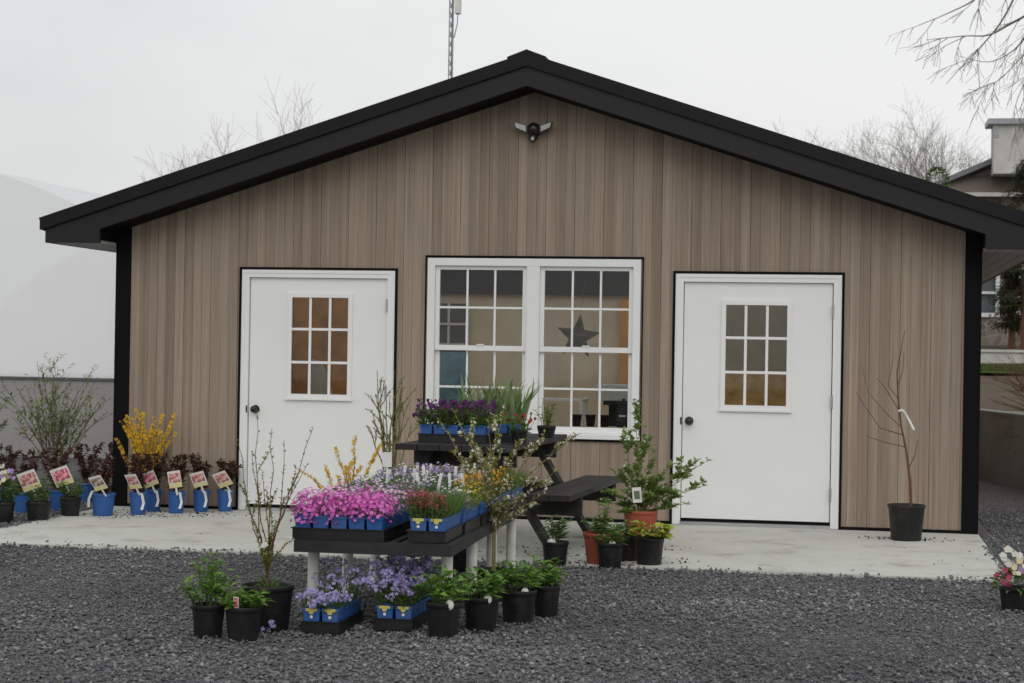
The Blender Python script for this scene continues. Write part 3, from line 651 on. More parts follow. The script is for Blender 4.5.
# ------------------------------------------------------------------ plant kit
def stem_path(q, base, tip, k=5, bend=.08):
    base, tip = Vector(base), Vector(tip); L = (tip-base).length; o = Vector((q.uniform(-1, 1), q.uniform(-1, 1), 0))*L*bend
    pts = []
    for i in range(k+1):
        t = i/k; p = base.lerp(tip, t)+o*math.sin(PI*t)
        # rise first, spread later
        hor = (tip-base); hor.z = 0; p -= hor*(t-t**1.35)
        if 0 < i < k: p += Vector((q.uniform(-1, 1), q.uniform(-1, 1), q.uniform(-.5, .5)))*L*.015
        pts.append(p)
    return pts
def at_path(pts, t):
    k = len(pts)-1; f = min(t*k, k-1e-6); i = int(f); return pts[i].lerp(pts[i+1], f-i), (pts[i+1]-pts[i]).normalized()
CACHE = {}
def plant(kind, seed=0, **o):
    """list of (part name, mesh) of a plant whose base is the origin"""
    key = (kind, seed, tuple(sorted(o.items())))
    if key in CACHE: return CACHE[key]
    q = random.Random(hash((kind, seed)) % 99991 if False else sum(map(ord, kind))*31+seed*101)
    u = q.uniform; out = []
    lf, st, fl = MB(), MB(), MB()
    def sph(): 
        a = u(0, 2*PI); z = u(-1, 1); r = math.sqrt(1-z*z); return Vector((r*math.cos(a), r*math.sin(a), z))
    if kind == 'perennial':         # upright leafy stems, bright rosettes
        h, r, n = o.get('h', .2), o.get('r', .09), o.get('n', 16); L = o.get('L', .07)
        for i in range(n):
            a = u(0, 2*PI); rr = r*math.sqrt(u(0, 1)); b = Vector((rr*.6*math.cos(a), rr*.6*math.sin(a), 0))
            tip = Vector((rr*1.35*math.cos(a)+u(-.02, .02), rr*1.35*math.sin(a)+u(-.02, .02), h*u(.55, 1.05)*(1-.35*(rr/r)**2)))
            p = stem_path(q, b, tip, 4); st.tube(p, [.003, .003, .0025, .002, .0015], 4)
            m = o.get('m', 9)
            for j in range(m):
                t = .25+.75*(j+1)/m; pp, d = at_path(p, t); aa = j*2.4+u(-.4, .4)
                k = Vector((math.cos(aa), math.sin(aa), u(.15, .8))); lf.leaf(pp, k, L*u(.7, 1.15)*(1.1-.35*t), L*.36*u(.8, 1.2), u(.1, .4), q)
        out = [('stems', st, 'stem_green'), ('foliage', lf, o.get('mat', 'leaf_bright'))]
    elif kind == 'phlox':           # cushion covered by flowers
        h, r = .132, .068
        for i in range(90):
            a = u(0, 2*PI); rr = r*math.sqrt(u(0, 1)); z = h*(1-.55*(rr/r)**2)*u(.2, .85)
            lf.leaf((rr*math.cos(a), rr*math.sin(a), z), Vector((math.cos(a), math.sin(a), u(-.2, .9))), .028, .006, .2, q)
        for i in range(o.get('nf', 62)):
            d = sph(); d.z = abs(d.z)*.9+.05; d.normalize()
            p = Vector((d.x*r*1.12, d.y*r*1.12, .03+d.z*h*.88+u(-.008, .014)))
            if u(0, 1) < .30: p = Vector((d.x*r*1.2, d.y*r*1.2, u(-.015, .05)))
            fl.flower(p, d+Vector((u(-.3, .3), u(-.3, .3), u(0, .3))), u(.0085, .0155), 5, u(.5, .65), u(.0, .2))
        out = [('foliage', lf, 'leaf_mid'), ('flowers', fl, o.get('fmat', 'fl_pink'))]
    elif kind == 'creeper':         # low foliage with few flowers
        h, r = o.get('h', .09), .06
        for i in range(o.get('nl', 110)):
            a = u(0, 2*PI); rr = r*math.sqrt(u(0, 1)); z = h*u(.05, 1)*(1-.4*(rr/r)**2)
            lf.leaf((rr*math.cos(a), rr*math.sin(a), z), Vector((math.cos(a)*u(.2, 1), math.sin(a)*u(.2, 1), u(.0, 1.1))), o.get('L', .032)*u(.7, 1.2), o.get('w', .010), .2, q)
        for i in range(o.get('nf', 16)):
            a = u(0, 2*PI); rr = r*math.sqrt(u(0, 1)); fl.flower((rr*math.cos(a), rr*math.sin(a), h*u(.85, 1.3)), Vector((u(-.5, .5), u(-.9, .2), 1)), o.get('fr', .010)*u(.8, 1.2), 5, .6, .15)
        out = [('foliage', lf, o.get('mat', 'leaf_grey'))]
        if o.get('nf', 16): out.append(('flowers', fl, o.get('fmat', 'fl_white')))
    elif kind == 'spires':          # short upright feathery spires
        for i in range(o.get('n', 22)):
            a = u(0, 2*PI); rr = .05*math.sqrt(u(0, 1)); b = Vector((rr*math.cos(a), rr*math.sin(a), 0)); h = u(.08, .15)
            tip = b*1.5+Vector((0, 0, h)); st.tube([b, tip], .0018, 4)
            for j in range(7):
                t = u(.1, .85); p = b.lerp(tip, t); aa = u(0, 6.3); lf.leaf(p, (math.cos(aa), math.sin(aa), .9), .035, .007, .2, q)
            for j in range(9):
                t = u(.6, 1.05); p = b.lerp(tip, t); aa = u(0, 6.3); fl.leaf(p, (math.cos(aa), math.sin(aa), .9), .015, .009, .1, q)
        out = [('stems', st, 'stem_green'), ('foliage', lf, 'leaf_mid')]
        if o.get('fl', 1): out.append(('flowers', fl, 'fl_red'))
    elif kind == 'grass_tuft':
        for i in range(80):
            a = u(0, 2*PI); rr = .05*math.sqrt(u(0, 1)); lf.leaf((rr*math.cos(a), rr*math.sin(a), 0), (math.cos(a)*u(.05, .5), math.sin(a)*u(.05, .5), 1), u(.09, .17), .006, u(0, .2), q)
        out = [('foliage', lf, o.get('mat', 'leaf_mid'))]
    elif kind == 'woodland_phlox':  # loose stems topped by clusters of lavender stars
        n = o.get('n', 13); h = o.get('h', .2); r = o.get('r', .06); sp = o.get('sp', 1.7)
        for i in range(n):
            a = u(0, 2*PI); rr = r*math.sqrt(u(0, 1)); b = Vector((rr*.7*math.cos(a), rr*.7*math.sin(a), 0)); hh = h*u(.45, 1.0)
            tip = Vector((rr*sp*math.cos(a)+u(-.03, .03), rr*sp*math.sin(a)+u(-.03, .03), hh)); p = stem_path(q, b, tip, 4); st.tube(p, .0016, 4)
            for j in range(10):
                t = u(.05, .85); pp, d = at_path(p, t); aa = u(0, 6.3); lf.leaf(pp, (math.cos(aa), math.sin(aa), u(0, .9)), .034, .011, .2, q)
            for j in range(o.get('nf', 9)):
                d = sph(); d.z = abs(d.z); d.y -= .4; fl.flower(tip+Vector((u(-1, 1), u(-1, 1), u(-.8, .8)))*.021, d, u(.010, .0145), 5, .45, .05)
        out = [('stems', st, 'stem_green'), ('foliage', lf, 'leaf_mid'), ('flowers', fl, o.get('fmat', 'fl_lavender'))]
    elif kind == 'pansy':
        h, r = .13, .064
        for i in range(80):
            a = u(0, 2*PI); rr = r*math.sqrt(u(0, 1)); z = h*u(.0, .85)
            lf.leaf((rr*math.cos(a), rr*math.sin(a), z), (math.cos(a)*u(.3, 1), math.sin(a)*u(.3, 1), u(.1, 1)), .045, .020, .25, q)
        for i in range(o.get('nf', 17)):
            a = u(0, 2*PI); rr = r*1.8*math.sqrt(u(0, 1)); p = Vector((rr*math.cos(a), rr*math.sin(a), h*u(.6, 1.5)))
            st.tube([(p.x*.6, p.y*.6, h*.3), p], .0014, 4); fl.flower(p, Vector((u(-.6, .6), u(-1.3, .5), u(-.1, 1.0))), u(.011, .019), 5, u(.65, .85), u(.0, .25))
        out = [('stems', st, 'stem_green'), ('foliage', lf, 'leaf_mid'), ('flowers', fl, o.get('fmat', 'fl_purple'))]
    elif kind == 'iris':
        for i in range(o.get('n', 16)):
            a = u(0, 2*PI); rr = .05*math.sqrt(u(0, 1)); b = Vector((rr*math.cos(a), rr*math.sin(a), 0)); d = Vector((math.cos(a)*u(.05, .45), math.sin(a)*u(.05, .45), 1)).normalized(); L = u(.18, .42)
            s = Vector((math.cos(a+1.5+u(-.5, .5)), math.sin(a+1.5+u(-.5, .5)), 0)); w = u(.011, .020); vs = []
            for k in range(5):
                t = k/4; c = b+d*L*t+Vector((math.cos(a), math.sin(a), -.4))*L*.25*t**3*u(.2, 1.4); ww = w*(1-t**2.5*.97); vs += [c-s*ww, c+s*ww]
            lf.add(vs, [(2*k, 2*k+1, 2*k+3, 2*k+2) for k in range(4)])
        out = [('foliage', lf, o.get('mat', 'leaf_iris'))]
    elif kind == 'forsythia':
        n = o.get('n', 12); h = o.get('h', .6); sp = o.get('sp', .22)
        for i in range(n):
            a = u(0, 2*PI); rr = u(.1, 1); b = Vector((u(-.03, .03), u(-.03, .03), 0)); tip = Vector((sp*rr*math.cos(a), sp*rr*.7*math.sin(a), h*u(.62, 1.0))); p = stem_path(q, b, tip, 6, .06)
            st.tube(p, [.006, .005, .0045, .004, .0035, .003, .002], 5)
            for j in range(o.get('nf', 38)):
                t = u(.30, 1); pp, d = at_path(p, t); aa = u(0, 6.3); k = Vector((math.cos(aa), math.sin(aa), u(-.3, .5))); fl.flower(pp+k*.010, k, u(.012, .019), 4, .4, .5)
        out = [('stems', st, 'bark_olive'), ('flowers', fl, 'fl_yellow')]
    elif kind == 'ninebark':
        n = o.get('n', 9); h = o.get('h', .36); sp = o.get('sp', .13)
        for i in range(n):
            a = u(0, 2*PI); rr = u(.2, 1); tip = Vector((sp*rr*math.cos(a), sp*rr*math.sin(a), h*u(.6, 1.0))); p = stem_path(q, (u(-.02, .02), u(-.02, .02), 0), tip, 5, .06)
            st.tube(p, [.004, .004, .0035, .003, .0025, .002], 5)
            for j in range(22):
                t = u(.15, 1); pp, d = at_path(p, t); aa = u(0, 6.3); lf.leaf(pp, (math.cos(aa), math.sin(aa), u(-.2, .7)), u(.028, .055), u(.020, .036), u(.1, .4), q)
            for j in range(10):
                pp, d = at_path(p, u(.9, 1)); lf.leaf(pp, sph(), .03, .022, .2, q)
        out = [('stems', st, 'bark_red'), ('foliage', lf, 'leaf_wine')]
    elif kind == 'bouquet':
        for i in range(120):
            d = sph(); d.z = abs(d.z); p = Vector((d.x*.09, d.y*.09, d.z*.10)); lf.leaf(p, d, .06, .024, .3, q)
        out = [('foliage', lf, 'leaf_mid')]
        for nm, k in (('fl_white', 14), ('fl_cream', 9), ('fl_crimson', 8), ('fl_lilac', 7)):
            f2 = MB()
            c0 = {'fl_white': (-.02, -.03, .19), 'fl_cream': (.03, -.07, .14), 'fl_crimson': (-.07, -.05, .07), 'fl_lilac': (.07, -.05, .15)}[nm]
            for i in range(k): f2.flower(Vector(c0)+sph()*.05, Vector((u(-.5, .5), -1, u(.2, 1))), u(.018, .027), 5, .75, .1)
            out.append(('flowers', f2, nm))
    elif kind == 'heuchera':
        for i in range(64):
            a = u(0, 2*PI); rr = .115*math.sqrt(u(0.02, 1)); p = Vector((rr*math.cos(a), rr*math.sin(a), u(.03, .13)*(1.25-rr*6.5)))
            st.tube([(0, 0, 0), p], .002, 4); d = Vector((math.cos(a), math.sin(a), u(.0, .6)))
            lf.leaf(p, d, u(.06, .085), u(.055, .075), .3, q)
        out = [('stems', st, 'stem_green'), ('foliage', lf, 'leaf_lime')]
    res = [(nm, mb.mesh(nm, M[mt])) for nm, mb, mt in out if mb.v]
    CACHE[key] = res; return res
def place_plant(root, kind, seed, z, rz=0, **o):
    for nm, me in plant(kind, seed, **o): part(nm, me, root, (0, 0, z), rz)
def shrub(q, tips, base_z, rad, leafn, leafL, leafmat_fn, sub=3, rbase=.02, twigs=.22, flowern=0, leafw=.4, trunk=0, lmin=0):
    """stems from a base to the given tips, side twigs and leaves/buds along them"""
    st, lf, fl = MB(), MB(), MB(); u = q.uniform
    def lv(p, t0):
        t0 = max(t0, lmin)
        for j in range(leafn):
            t = u(t0, 1); pp, d = at_path(p, t); aa = u(0, 6.3); k = (Vector((math.cos(aa), math.sin(aa), u(-.3, .6)))+d*.8)
            lf.leaf(pp, k, leafL*u(.6, 1.2), leafL*leafw*u(.8, 1.2), .15, q)
        for j in range(flowern):
            t = u(t0, 1); pp, d = at_path(p, t); k = Vector((u(-1, 1), u(-1, 1), u(-.5, 1))); fl.flower(pp+k*.012, k, u(.009, .016), 5, .5, .2)
    for tp in tips:
        b = Vector((u(-1, 1)*rbase, u(-1, 1)*rbase, base_z)); p = stem_path(q, b, tp, 7, .04); n = len(p)
        if trunk: p = [Vector(b) + Vector((0, 0, trunk*k/3)) for k in range(3)] + [x + Vector((0, 0, trunk))*(1-i/(n-1)) for i, x in enumerate(p)]; n = len(p)
        st.tube(p, [rad*(1-.75*i/(n-1)) for i in range(n)], 6); lv(p, .25)
        for s in range(sub):
            t = u(.3, .85); pp, d = at_path(p, t); L = (Vector(tp)-b).length*twigs*u(.5, 1.2)
            k = (d+Vector((u(-1, 1), u(-1, 1), u(-.2, .5)))*.8).normalized(); p2 = stem_path(q, pp, pp+k*L, 4, .05)
            st.tube(p2, [rad*.42*(1-.6*i/4) for i in range(5)], 4); lv(p2, .1)
    return st, lf, fl
def pot_mesh(r, h, key):
    k = ('pot', round(r, 3), round(h, 3), key)
    if k not in CACHE:
        rb = r*.80; m = MB()
        m.lathe([(0, .004), (rb*.9, .004), (rb*.97, 0), (rb, .006), (r*.955, h-.030), (r*.96, h-.028), (r*1.0, h-.026), (r*1.015, h-.004), (r*1.0, h), (r*.955, h), (r*.94, h-.012), (r*.91, h-.045)], 30)
        s = MB(); s.lathe([(r*.915, h-.028), (r*.7, h-.024), (r*.35, h-.018), (.001, h-.02)], 18)
        CACHE[k] = (m.mesh('pot', M[key]), s.mesh('soil', M['soil']))
    return CACHE[k]
def potted(name, uv, z, r, h, mat, label, group=None, cat='potted plant', dy=0, rz=0, loc=None, tilt=0):
    p = loc if loc is not None else G(uv[0], uv[1], z); p = Vector((p[0]+dy*(p[0]-CX)/(p[1]-CY), p[1]+dy, z))
    e = empty(name, p, label, cat, group, rz); a, b = pot_mesh(r, h, mat); part('pot', a, e); part('soil', b, e); e.rotation_euler.x = tilt
    return e
def plant_tag(e, loc, rz=0, lean=.25, w=.075, h=.10, pic='pic_wine', band='tag_cream', roll=.12, name='plant_tag'):
    c = MB(); c.box((-w/2, 0, 0), (w/2, .0025, h)); c.box((-.008, 0, -.07), (.008, .0025, -.0005))
    o = c.build(name, 'tag_white', e, loc); o.rotation_euler = (lean, roll, rz)
    MB().box((-w*.42, -.0025, h*.30), (w*.42, -.0005, h*.86)).build('picture', pic, o)
    MB().box((-w*.5, -.0028, .0), (w*.5, -.0006, h*.24)).build('name_band', band, o)
    return o
def strap(e, pts, w=.012):
    s = MB(); pts = [Vector(p) for p in pts]; vs = []
    for p in pts: vs += [p+Vector((-w, 0, 0)), p+Vector((w, 0, 0)), p+Vector((w, .002, 0)), p+Vector((-w, .002, 0))]
    fs = []
    for i in range(len(pts)-1):
        o = 4*i
        for j in range(4): fs.append((o+j, o+(j+1) % 4, o+4+(j+1) % 4, o+4+j))
    s.add(vs, fs); return s.build('wrap_label', 'tag_white', e)

# ------------------------------------------------------------------ nursery bench with flats
BX0, BX1, BY0, BY1, BZ = -.205, .615, -6.16, -3.40, .45
BROT = R(5)
def bt(x, y):          # the bench stands slightly turned
    dx, dy = x-.5, y-BY0; return (.5+dx*math.cos(BROT)-dy*math.sin(BROT)*.06, BY0+dx*math.sin(BROT)+dy*math.cos(BROT)-.02)
bn = empty('nursery_bench', bt((BX0+BX1)/2, (BY0+BY1)/2)+(0,), 'long low black plant bench on white pipe legs covered with flower trays', 'plant bench', None, BROT*.3)
ox, oy = (BX0+BX1)/2, (BY0+BY1)/2
b = MB(); t = .03
b.box((BX0-ox, BY0-oy, BZ-.062), (BX1-ox, BY0-oy+t, BZ)); b.box((BX0-ox, BY1-oy-t, BZ-.062), (BX1-ox, BY1-oy, BZ))
b.box((BX0-ox, BY0-oy+t, BZ-.062), (BX0-ox+t, BY1-oy-t, BZ)); b.box((BX1-ox-t, BY0-oy+t, BZ-.062), (BX1-ox, BY1-oy-t, BZ))
b.build('bench_frame', 'bench_black', bn)
b = MB()
for i in range(9):
    x = BX0+t+.003+i*(BX1-BX0-2*t-.006)/9; b.box((x-ox, BY0-oy+t+.001, BZ-.03), (x-ox+.060, BY1-oy-t-.001, BZ-.008))
b.build('slat_top', 'bench_black', bn)
for y in (-5.96, -5.2, -4.5, -3.72):
    for x in (-.15, .558):
        l = MB(); l.tube([(x-ox, y-oy, 0), (x-ox, y-oy, BZ-.064)], .031, 16); l.build('leg', 'white_pipe', bn)
def tray_mesh(L, Wd, h=.056):
    k = ('tray', L, Wd)
    if k not in CACHE:
        m = MB(); w = .006
        m.box((-L/2, -Wd/2, 0), (L/2, Wd/2, .005))
        m.box((-L/2, -Wd/2, .0055), (L/2, -Wd/2+w, h)); m.box((-L/2, Wd/2-w, .0055), (L/2, Wd/2, h)); m.box((-L/2, -Wd/2+w, .0055), (-L/2+w, Wd/2-w, h)); m.box((L/2-w, -Wd/2+w, .0055), (L/2, Wd/2-w, h))
        r = .008
        m.box((-L/2-r, -Wd/2-r, h), (L/2+r, -Wd/2+w, h+.005)); m.box((-L/2-r, Wd/2-w, h), (L/2+r, Wd/2+r, h+.005)); m.box((-L/2-r, -Wd/2+w, h), (-L/2+w, Wd/2-w, h+.005)); m.box((L/2-w, -Wd/2+w, h), (L/2+r, Wd/2-w, h+.005))
        CACHE[k] = m.mesh('flat_tray', M['tray'])
    return CACHE[k]
def square_pot():
    if 'sq' not in CACHE:
        m = MB(); h = .118; a, b = .0345, .0445
        def ring(r, z): return [(-r, -r, z), (r, -r, z), (r, r, z), (-r, r, z)]
        rs = [ring(a*.92, 0), ring(a, .003), ring(b-.003, h-.014), ring(b, h-.013), ring(b, h), ring(b-.004, h), ring(b-.007, h-.02)]
        vs = sum(rs, []); fs = [(3, 2, 1, 0)]
        for i in range(6):
            for j in range(4): fs.append((4*i+j, 4*i+(j+1) % 4, 4*i+4+(j+1) % 4, 4*i+4+j))
        m.add(vs, fs)
        s = MB(); s.box((-b+.0075, -b+.0075, h-.03), (b-.0075, b-.0075, h-.018))
        CACHE['sq'] = (m.mesh('pot', M['pot_blue']), s.mesh('soil', M['soil']))
        lb = MB(); lb.lathe([(.001, 0), (.008, 0)], 12, (0, 0, 0)); CACHE['dot'] = lb.mesh('logo_dot', M['tag_white'])
        yt = MB(); yt.box((-.029, -.0015, 0), (.029, 0, .014)); yt.prism([(-.015, -.0015, -.0005), (-.008, -.0015, -.014), (.008, -.0015, -.014), (.015, -.0015, -.0005)], (0, .0015, 0)); CACHE['ytag'] = yt.mesh('yellow_tag', M['tag_yellow'])
    return CACHE['sq']
ORD = ['leftmost', 'second from left', 'middle', 'second from right', 'rightmost']
RORD = ['front', 'second', 'third', 'fourth', 'rearmost']
def flat(loc, along, rows_cols, tname, where, kindfn, group, ytags=0, rot=0):
    """a tray with square blue pots; rows_cols (rows in depth, columns across)"""
    nr, nc = rows_cols; pit = .0945
    e = tag(part('flat_tray', tray_mesh(round(nc*pit+.008, 3), round(nr*pit+.008, 3)), None, loc, rot), 'black tray of %s, %s' % (tname, where), 'tray', 'black trays of blue pots')
    a, bs = square_pot()
    for r in range(nr):
        for c in range(nc):
            if nc == 5: cw = ORD[c]
            elif nc == 2: cw = ['left', 'right'][c]
            else: cw = ['leftmost', 'second from left', 'second from right', 'rightmost'][c]
            rw = RORD[r] if nr == 5 else ['front', 'back'][r] if nr == 2 else ['front', 'middle', 'back'][r]
            lx, ly = (c-(nc-1)/2)*pit, (r-(nr-1)/2)*pit
            p = (loc[0]+lx*math.cos(rot)-ly*math.sin(rot), loc[1]+lx*math.sin(rot)+ly*math.cos(rot), loc[2]+.0055)
            kd = kindfn(r, c)
            if kd is None: continue
            lab = '%s %s-row blue pot of %s, %s' % (cw.replace(' ', '-'), rw, kd[2] if len(kd) > 2 and kd[2] else tname, where)
            pe = empty('flower_pot', p, lab, 'flower pot', group, rot+rnd.uniform(-.04, .04))
            part('pot', a, pe); part('soil', bs, pe)
            kw = kd[1]; place_plant(pe, kd[0], rnd.randrange(3), .095, rnd.uniform(-.5, .5), **kw)
            if r == 0 and ytags:
                d = part('yellow_tag', CACHE['ytag'], pe, (0, -.0465, .104)); d.rotation_euler = (-.06, 0, 0)
                d = part('logo_dot', CACHE['dot'], pe, (0, -.0452, .076)); d.rotation_euler = (R(88), 0, 0)
    return e
LX = BX0+.012+.24; RXc = BX1-.012-.10
TZ = BZ+.001
ld = .199
ys = [BY0+.02+.105+i*ld*1.02 for i in range(13)]
mixes = [
 (lambda r, c: ('phlox', {'nf': 125}), 'magenta creeping phlox', 'front left bench tray'),
 (lambda r, c: ('creeper', {'nf': 12, 'fmat': 'fl_white', 'mat': 'leaf_grey'}, 'silvery white rock cress') if c == 0 else ('phlox', {'nf': 40, 'fmat': 'fl_palepink'}, 'pale pink phlox'), 'mixed pale bloomers', 'second bench tray on left'),
 (lambda r, c: ('creeper', {'nf': 22, 'fmat': 'fl_white', 'mat': 'leaf_grey', 'h': .10}, 'white flowered rock cress') if (r+c) % 3 == 1 else ('phlox', {'nf': 44, 'fmat': 'fl_palepink'}, 'pale pink phlox'), 'white and pink bloomers', 'third bench tray on left'),
 (lambda r, c: ('creeper', {'nf': 7, 'fmat': 'fl_lilac', 'mat': 'leaf_grey', 'h': .11}) if c % 2 else ('phlox', {'nf': 40, 'fmat': 'fl_palepink'}, 'pale pink phlox'), 'lilac creeping flowers', 'fourth bench tray on left'),
 (lambda r, c: ('grass_tuft', {'mat': 'leaf_grey'}) if c > 2 else ('creeper', {'nf': 8, 'fmat': 'fl_white', 'mat': 'leaf_grey', 'h': .12}, 'silvery leaves'), 'grey tufts and lilac stars', 'fifth bench tray on left'),
 (lambda r, c: ('creeper', {'nf': 6, 'fmat': 'fl_lilac', 'mat': 'leaf_mid', 'h': .12}), 'green leaves with few lilac flowers', 'sixth bench tray on left'),
 (lambda r, c: ('creeper', {'nf': 10, 'fmat': 'fl_white', 'mat': 'leaf_blue', 'h': .13}), 'blue green leaves with white flowers', 'seventh bench tray on left'),
 (lambda r, c: ('woodland_phlox', {'n': 6, 'h': .17, 'nf': 3, 'fmat': 'fl_lilac'}) if c % 2 else ('grass_tuft', {'mat': 'leaf_grey'}, 'grey grass'), 'loose lilac phlox', 'eighth bench tray on left'),
 (lambda r, c: ('creeper', {'nf': 0, 'mat': 'leaf_mid', 'h': .13}), 'plain green mat leaves', 'ninth bench tray on left'),
 (lambda r, c: ('woodland_phlox', {'n': 7, 'h': .18, 'nf': 4, 'fmat': 'fl_lilac'}), 'tall lilac stars', 'tenth bench tray on left'),
 (lambda r, c: ('creeper', {'nf': 4, 'fmat': 'fl_white', 'mat': 'leaf_grey', 'h': .13}), 'pale grey leaves', 'eleventh bench tray on left'),
 (lambda r, c: ('grass_tuft', {}), 'green grassy tufts', 'twelfth bench tray on left'),
 (lambda r, c: ('creeper', {'nf': 0, 'mat': 'leaf_mid', 'h': .12}), 'dark green leaves', 'last bench tray on left')]
for i, (fn, nm, wh) in enumerate(mixes):
    if ys[i]+.11 > BY1: break
    flat(bt(LX, ys[i])+(TZ,), 0, (2, 5), nm, wh, fn, 'blue pots on the left side of the bench', 0, BROT*.3)
rm = [
 (lambda r, c: ('spires', {'n': 26}) if r < 3 and not (r > 0 and c == 1) else ('grass_tuft', {}, 'green feathery grass'), 'red feathery spires', 'front right bench tray', 1),
 (lambda r, c: ('creeper', {'nf': 6, 'fmat': 'fl_orange', 'mat': 'leaf_yellowgreen', 'h': .12}) if c and r > 1 else ('creeper', {'nf': 4, 'fmat': 'fl_white', 'mat': 'leaf_grey', 'h': .13}, 'pale grey mounds'), 'grey leaves and orange blooms', 'second bench tray on right', 0),
 (lambda r, c: ('creeper', {'nf': 9, 'fmat': 'fl_orange', 'mat': 'leaf_yellowgreen', 'h': .14}), 'orange flowers on yellowish leaves', 'third bench tray on right', 0),
 (lambda r, c: ('woodland_phlox', {'n': 7, 'h': .17, 'nf': 3, 'fmat': 'fl_orange'}), 'loose orange flowers', 'fourth bench tray on right', 0),
 (lambda r, c: ('grass_tuft', {}), 'green grass tufts', 'last bench tray on right', 0)]
for i, (fn, nm, wh, yt) in enumerate(rm):
    y = BY0+.02+.245+i*.51
    if y+.25 > BY1: break
    flat(bt(RXc, y)+(TZ,), 0, (5, 2), nm, wh, fn, 'blue pots on the right side of the bench', yt, BROT*.3)
# white row markers standing among the flats
for i in range(17):
    x = -.04+i*.034+rnd.uniform(-.012, .012); y = -4.55+rnd.uniform(-.5, .55)
    m = MB(); m.box((-.009, 0, 0), (.009, .0022, .105)); m.prism([(-.009, 0, -.0005), (.009, 0, -.0005), (0, 0, -.05)], (0, .0022, 0))
    o = m.build('row_marker', 'tag_white', None, (x, y, .612+rnd.uniform(0, .025))); o.rotation_euler = (rnd.uniform(-.2, .1), rnd.uniform(-.25, .25), rnd.uniform(-.6, .6))
    tag(o, 'white plastic row marker stuck among the flowers in the middle of the bench', 'plant marker', 'white row markers on the bench')
sg = empty('price_sign', (W(387, 480, -4.9).x, -4.9, .55), 'small blank white sign card on a stake among the bench flowers', 'sign')
MB().box((-.006, -.002, 0), (.006, .002, .26)).build('stake', 'tag_white', sg); MB().box((-.028, -.006, .20), (.028, -.0025, .285)).build('card', 'tag_white', sg)

# lavender flats on the gravel in front
def tall(r, c): return ('woodland_phlox', {'n': 13 if r else 11, 'h': .155+.03*r, 'r': .07, 'sp': 1.9, 'nf': 9})
def tall1(r, c): return ('woodland_phlox', {'n': 7 if r else 10, 'h': .10+.03*r, 'r': .06, 'sp': 1.4, 'nf': 2+r if r else 11})
flat((.037, -6.47+.255, .012), 0, (5, 2), 'lavender woodland phlox', 'left gravel tray', tall1, 'blue pots of lavender phlox on the gravel', 1)
flat((.365, -6.27+.255, .012), 0, (5, 2), 'lavender woodland phlox', 'right gravel tray', tall, 'blue pots of lavender phlox on the gravel', 1)
# a drooping sprig lying in front of the left flat
q = random.Random(5); s_, f_ = MB(), MB()
for a, b2 in (((-.16, -.05, .02), (-.02, .2, .06)), ((-.20, .0, .015), (-.03, .22, .08))):
    s_.tube(stem_path(q, b2, a, 4), .002, 4)
    for j in range(24): f_.flower(Vector(a)+Vector((q.uniform(-1, 1), q.uniform(-1, 1), q.uniform(-.2, 1.6)))*.026, Vector((q.uniform(-.5, .5), -1, q.uniform(.2, 1))), .015, 5, .45, .05)
pz = G(290, 633)
sp = empty('fallen_sprig', (pz.x+.06, pz.y+.02, 0), 'lavender flower sprig lying on the gravel by the left flat', 'flower sprig'); s_.build('stem', 'stem_green', sp); f_.build('flowers', 'fl_lavender', sp)

# ------------------------------------------------------------------ black pots on the gravel
bright = 'black pots of bright green perennials'
e = potted('potted_perennial', (208, 637), 0, .084, .165, 'pot_black', 'black pot of bushy bright green leaves, far left on the gravel', bright); place_plant(e, 'perennial', 1, .14, 0, h=.27, r=.11, n=24, L=.068)
e = potted('potted_perennial', (243, 641), 0, .091, .172, 'pot_black', 'black pot of low green leaves with small pinkish tag', bright); place_plant(e, 'perennial', 2, .148, 0, h=.11, r=.09, n=20, L=.07)
o = MB().box((-.013, 0, -.06), (.013, .002, .05)); o = o.build('plant_tag', 'tag_white', e, (-.012, -.078, .175)); o.rotation_euler = (.1, 0, 0); MB().box((-.011, -.002, 0), (.011, -.0005, .045)).build('picture', 'pic_pink', o)
e = potted('potted_willow', (267, 630), 0, .135, .232, 'pot_black', 'largest black pot on the gravel with tall bare reddish twigs budding green', None, 'potted shrub')
q = random.Random(11); tips = []
bp = e.location
for (u_, v_) in ((237, 440), (252, 452), (257, 408), (272, 428), (284, 440), (313, 428), (300, 470), (262, 470), (308, 463), (246, 492)):
    w = W(u_, v_, bp.y+q.uniform(-.2, .2)); tips.append(w-bp)
st, lf, fl = shrub(q, tips, .2, .0048, 34, .021, None, 2, .004, .2, 0, .5, .07)
st.build('stems', 'bark_red', e); lf.build('buds', 'leaf_yellowgreen', e); place_plant(e, 'creeper', 9, .185, 0, h=.08, nf=0, mat='leaf_mid')
o = MB().box((-.03, 0, 0), (.03, .002, .022)).build('white_tag', 'tag_white', e, (-.02, -.03, .42)); o.rotation_euler = (0, -.35, 0)
for (uv, r, h, hh, sd, lab) in (((443, 637), .089, .178, .20, 4, 'black pot of green leaves beside the right lavender flat'), ((481, 631), .093, .178, .19, 5, 'second black pot from the left in the right hand gravel row, bushy green'), ((518, 623), .096, .178, .21, 6, 'third black pot in the right hand gravel row, widest leaves spread')):
    e = potted('potted_perennial', uv, 0, r, h, 'pot_black', lab, bright); place_plant(e, 'perennial', sd, h-.03, 0, h=hh, r=.10, n=20, L=.082, m=8)
    o = MB(); o.add(*sphere_data((0, 0, 0), .022, 10, 6, (1, .7, 1.2))); o.build('white_pebble_tag', 'tag_white', e, (.045, -.065, h-.008))
e = potted('potted_perennial', (546, 617), 0, .075, .175, 'pot_black', 'narrow black pot at the right end of the gravel row', bright); place_plant(e, 'perennial', 7, .145, 0, h=.16, r=.085, n=15, L=.078)
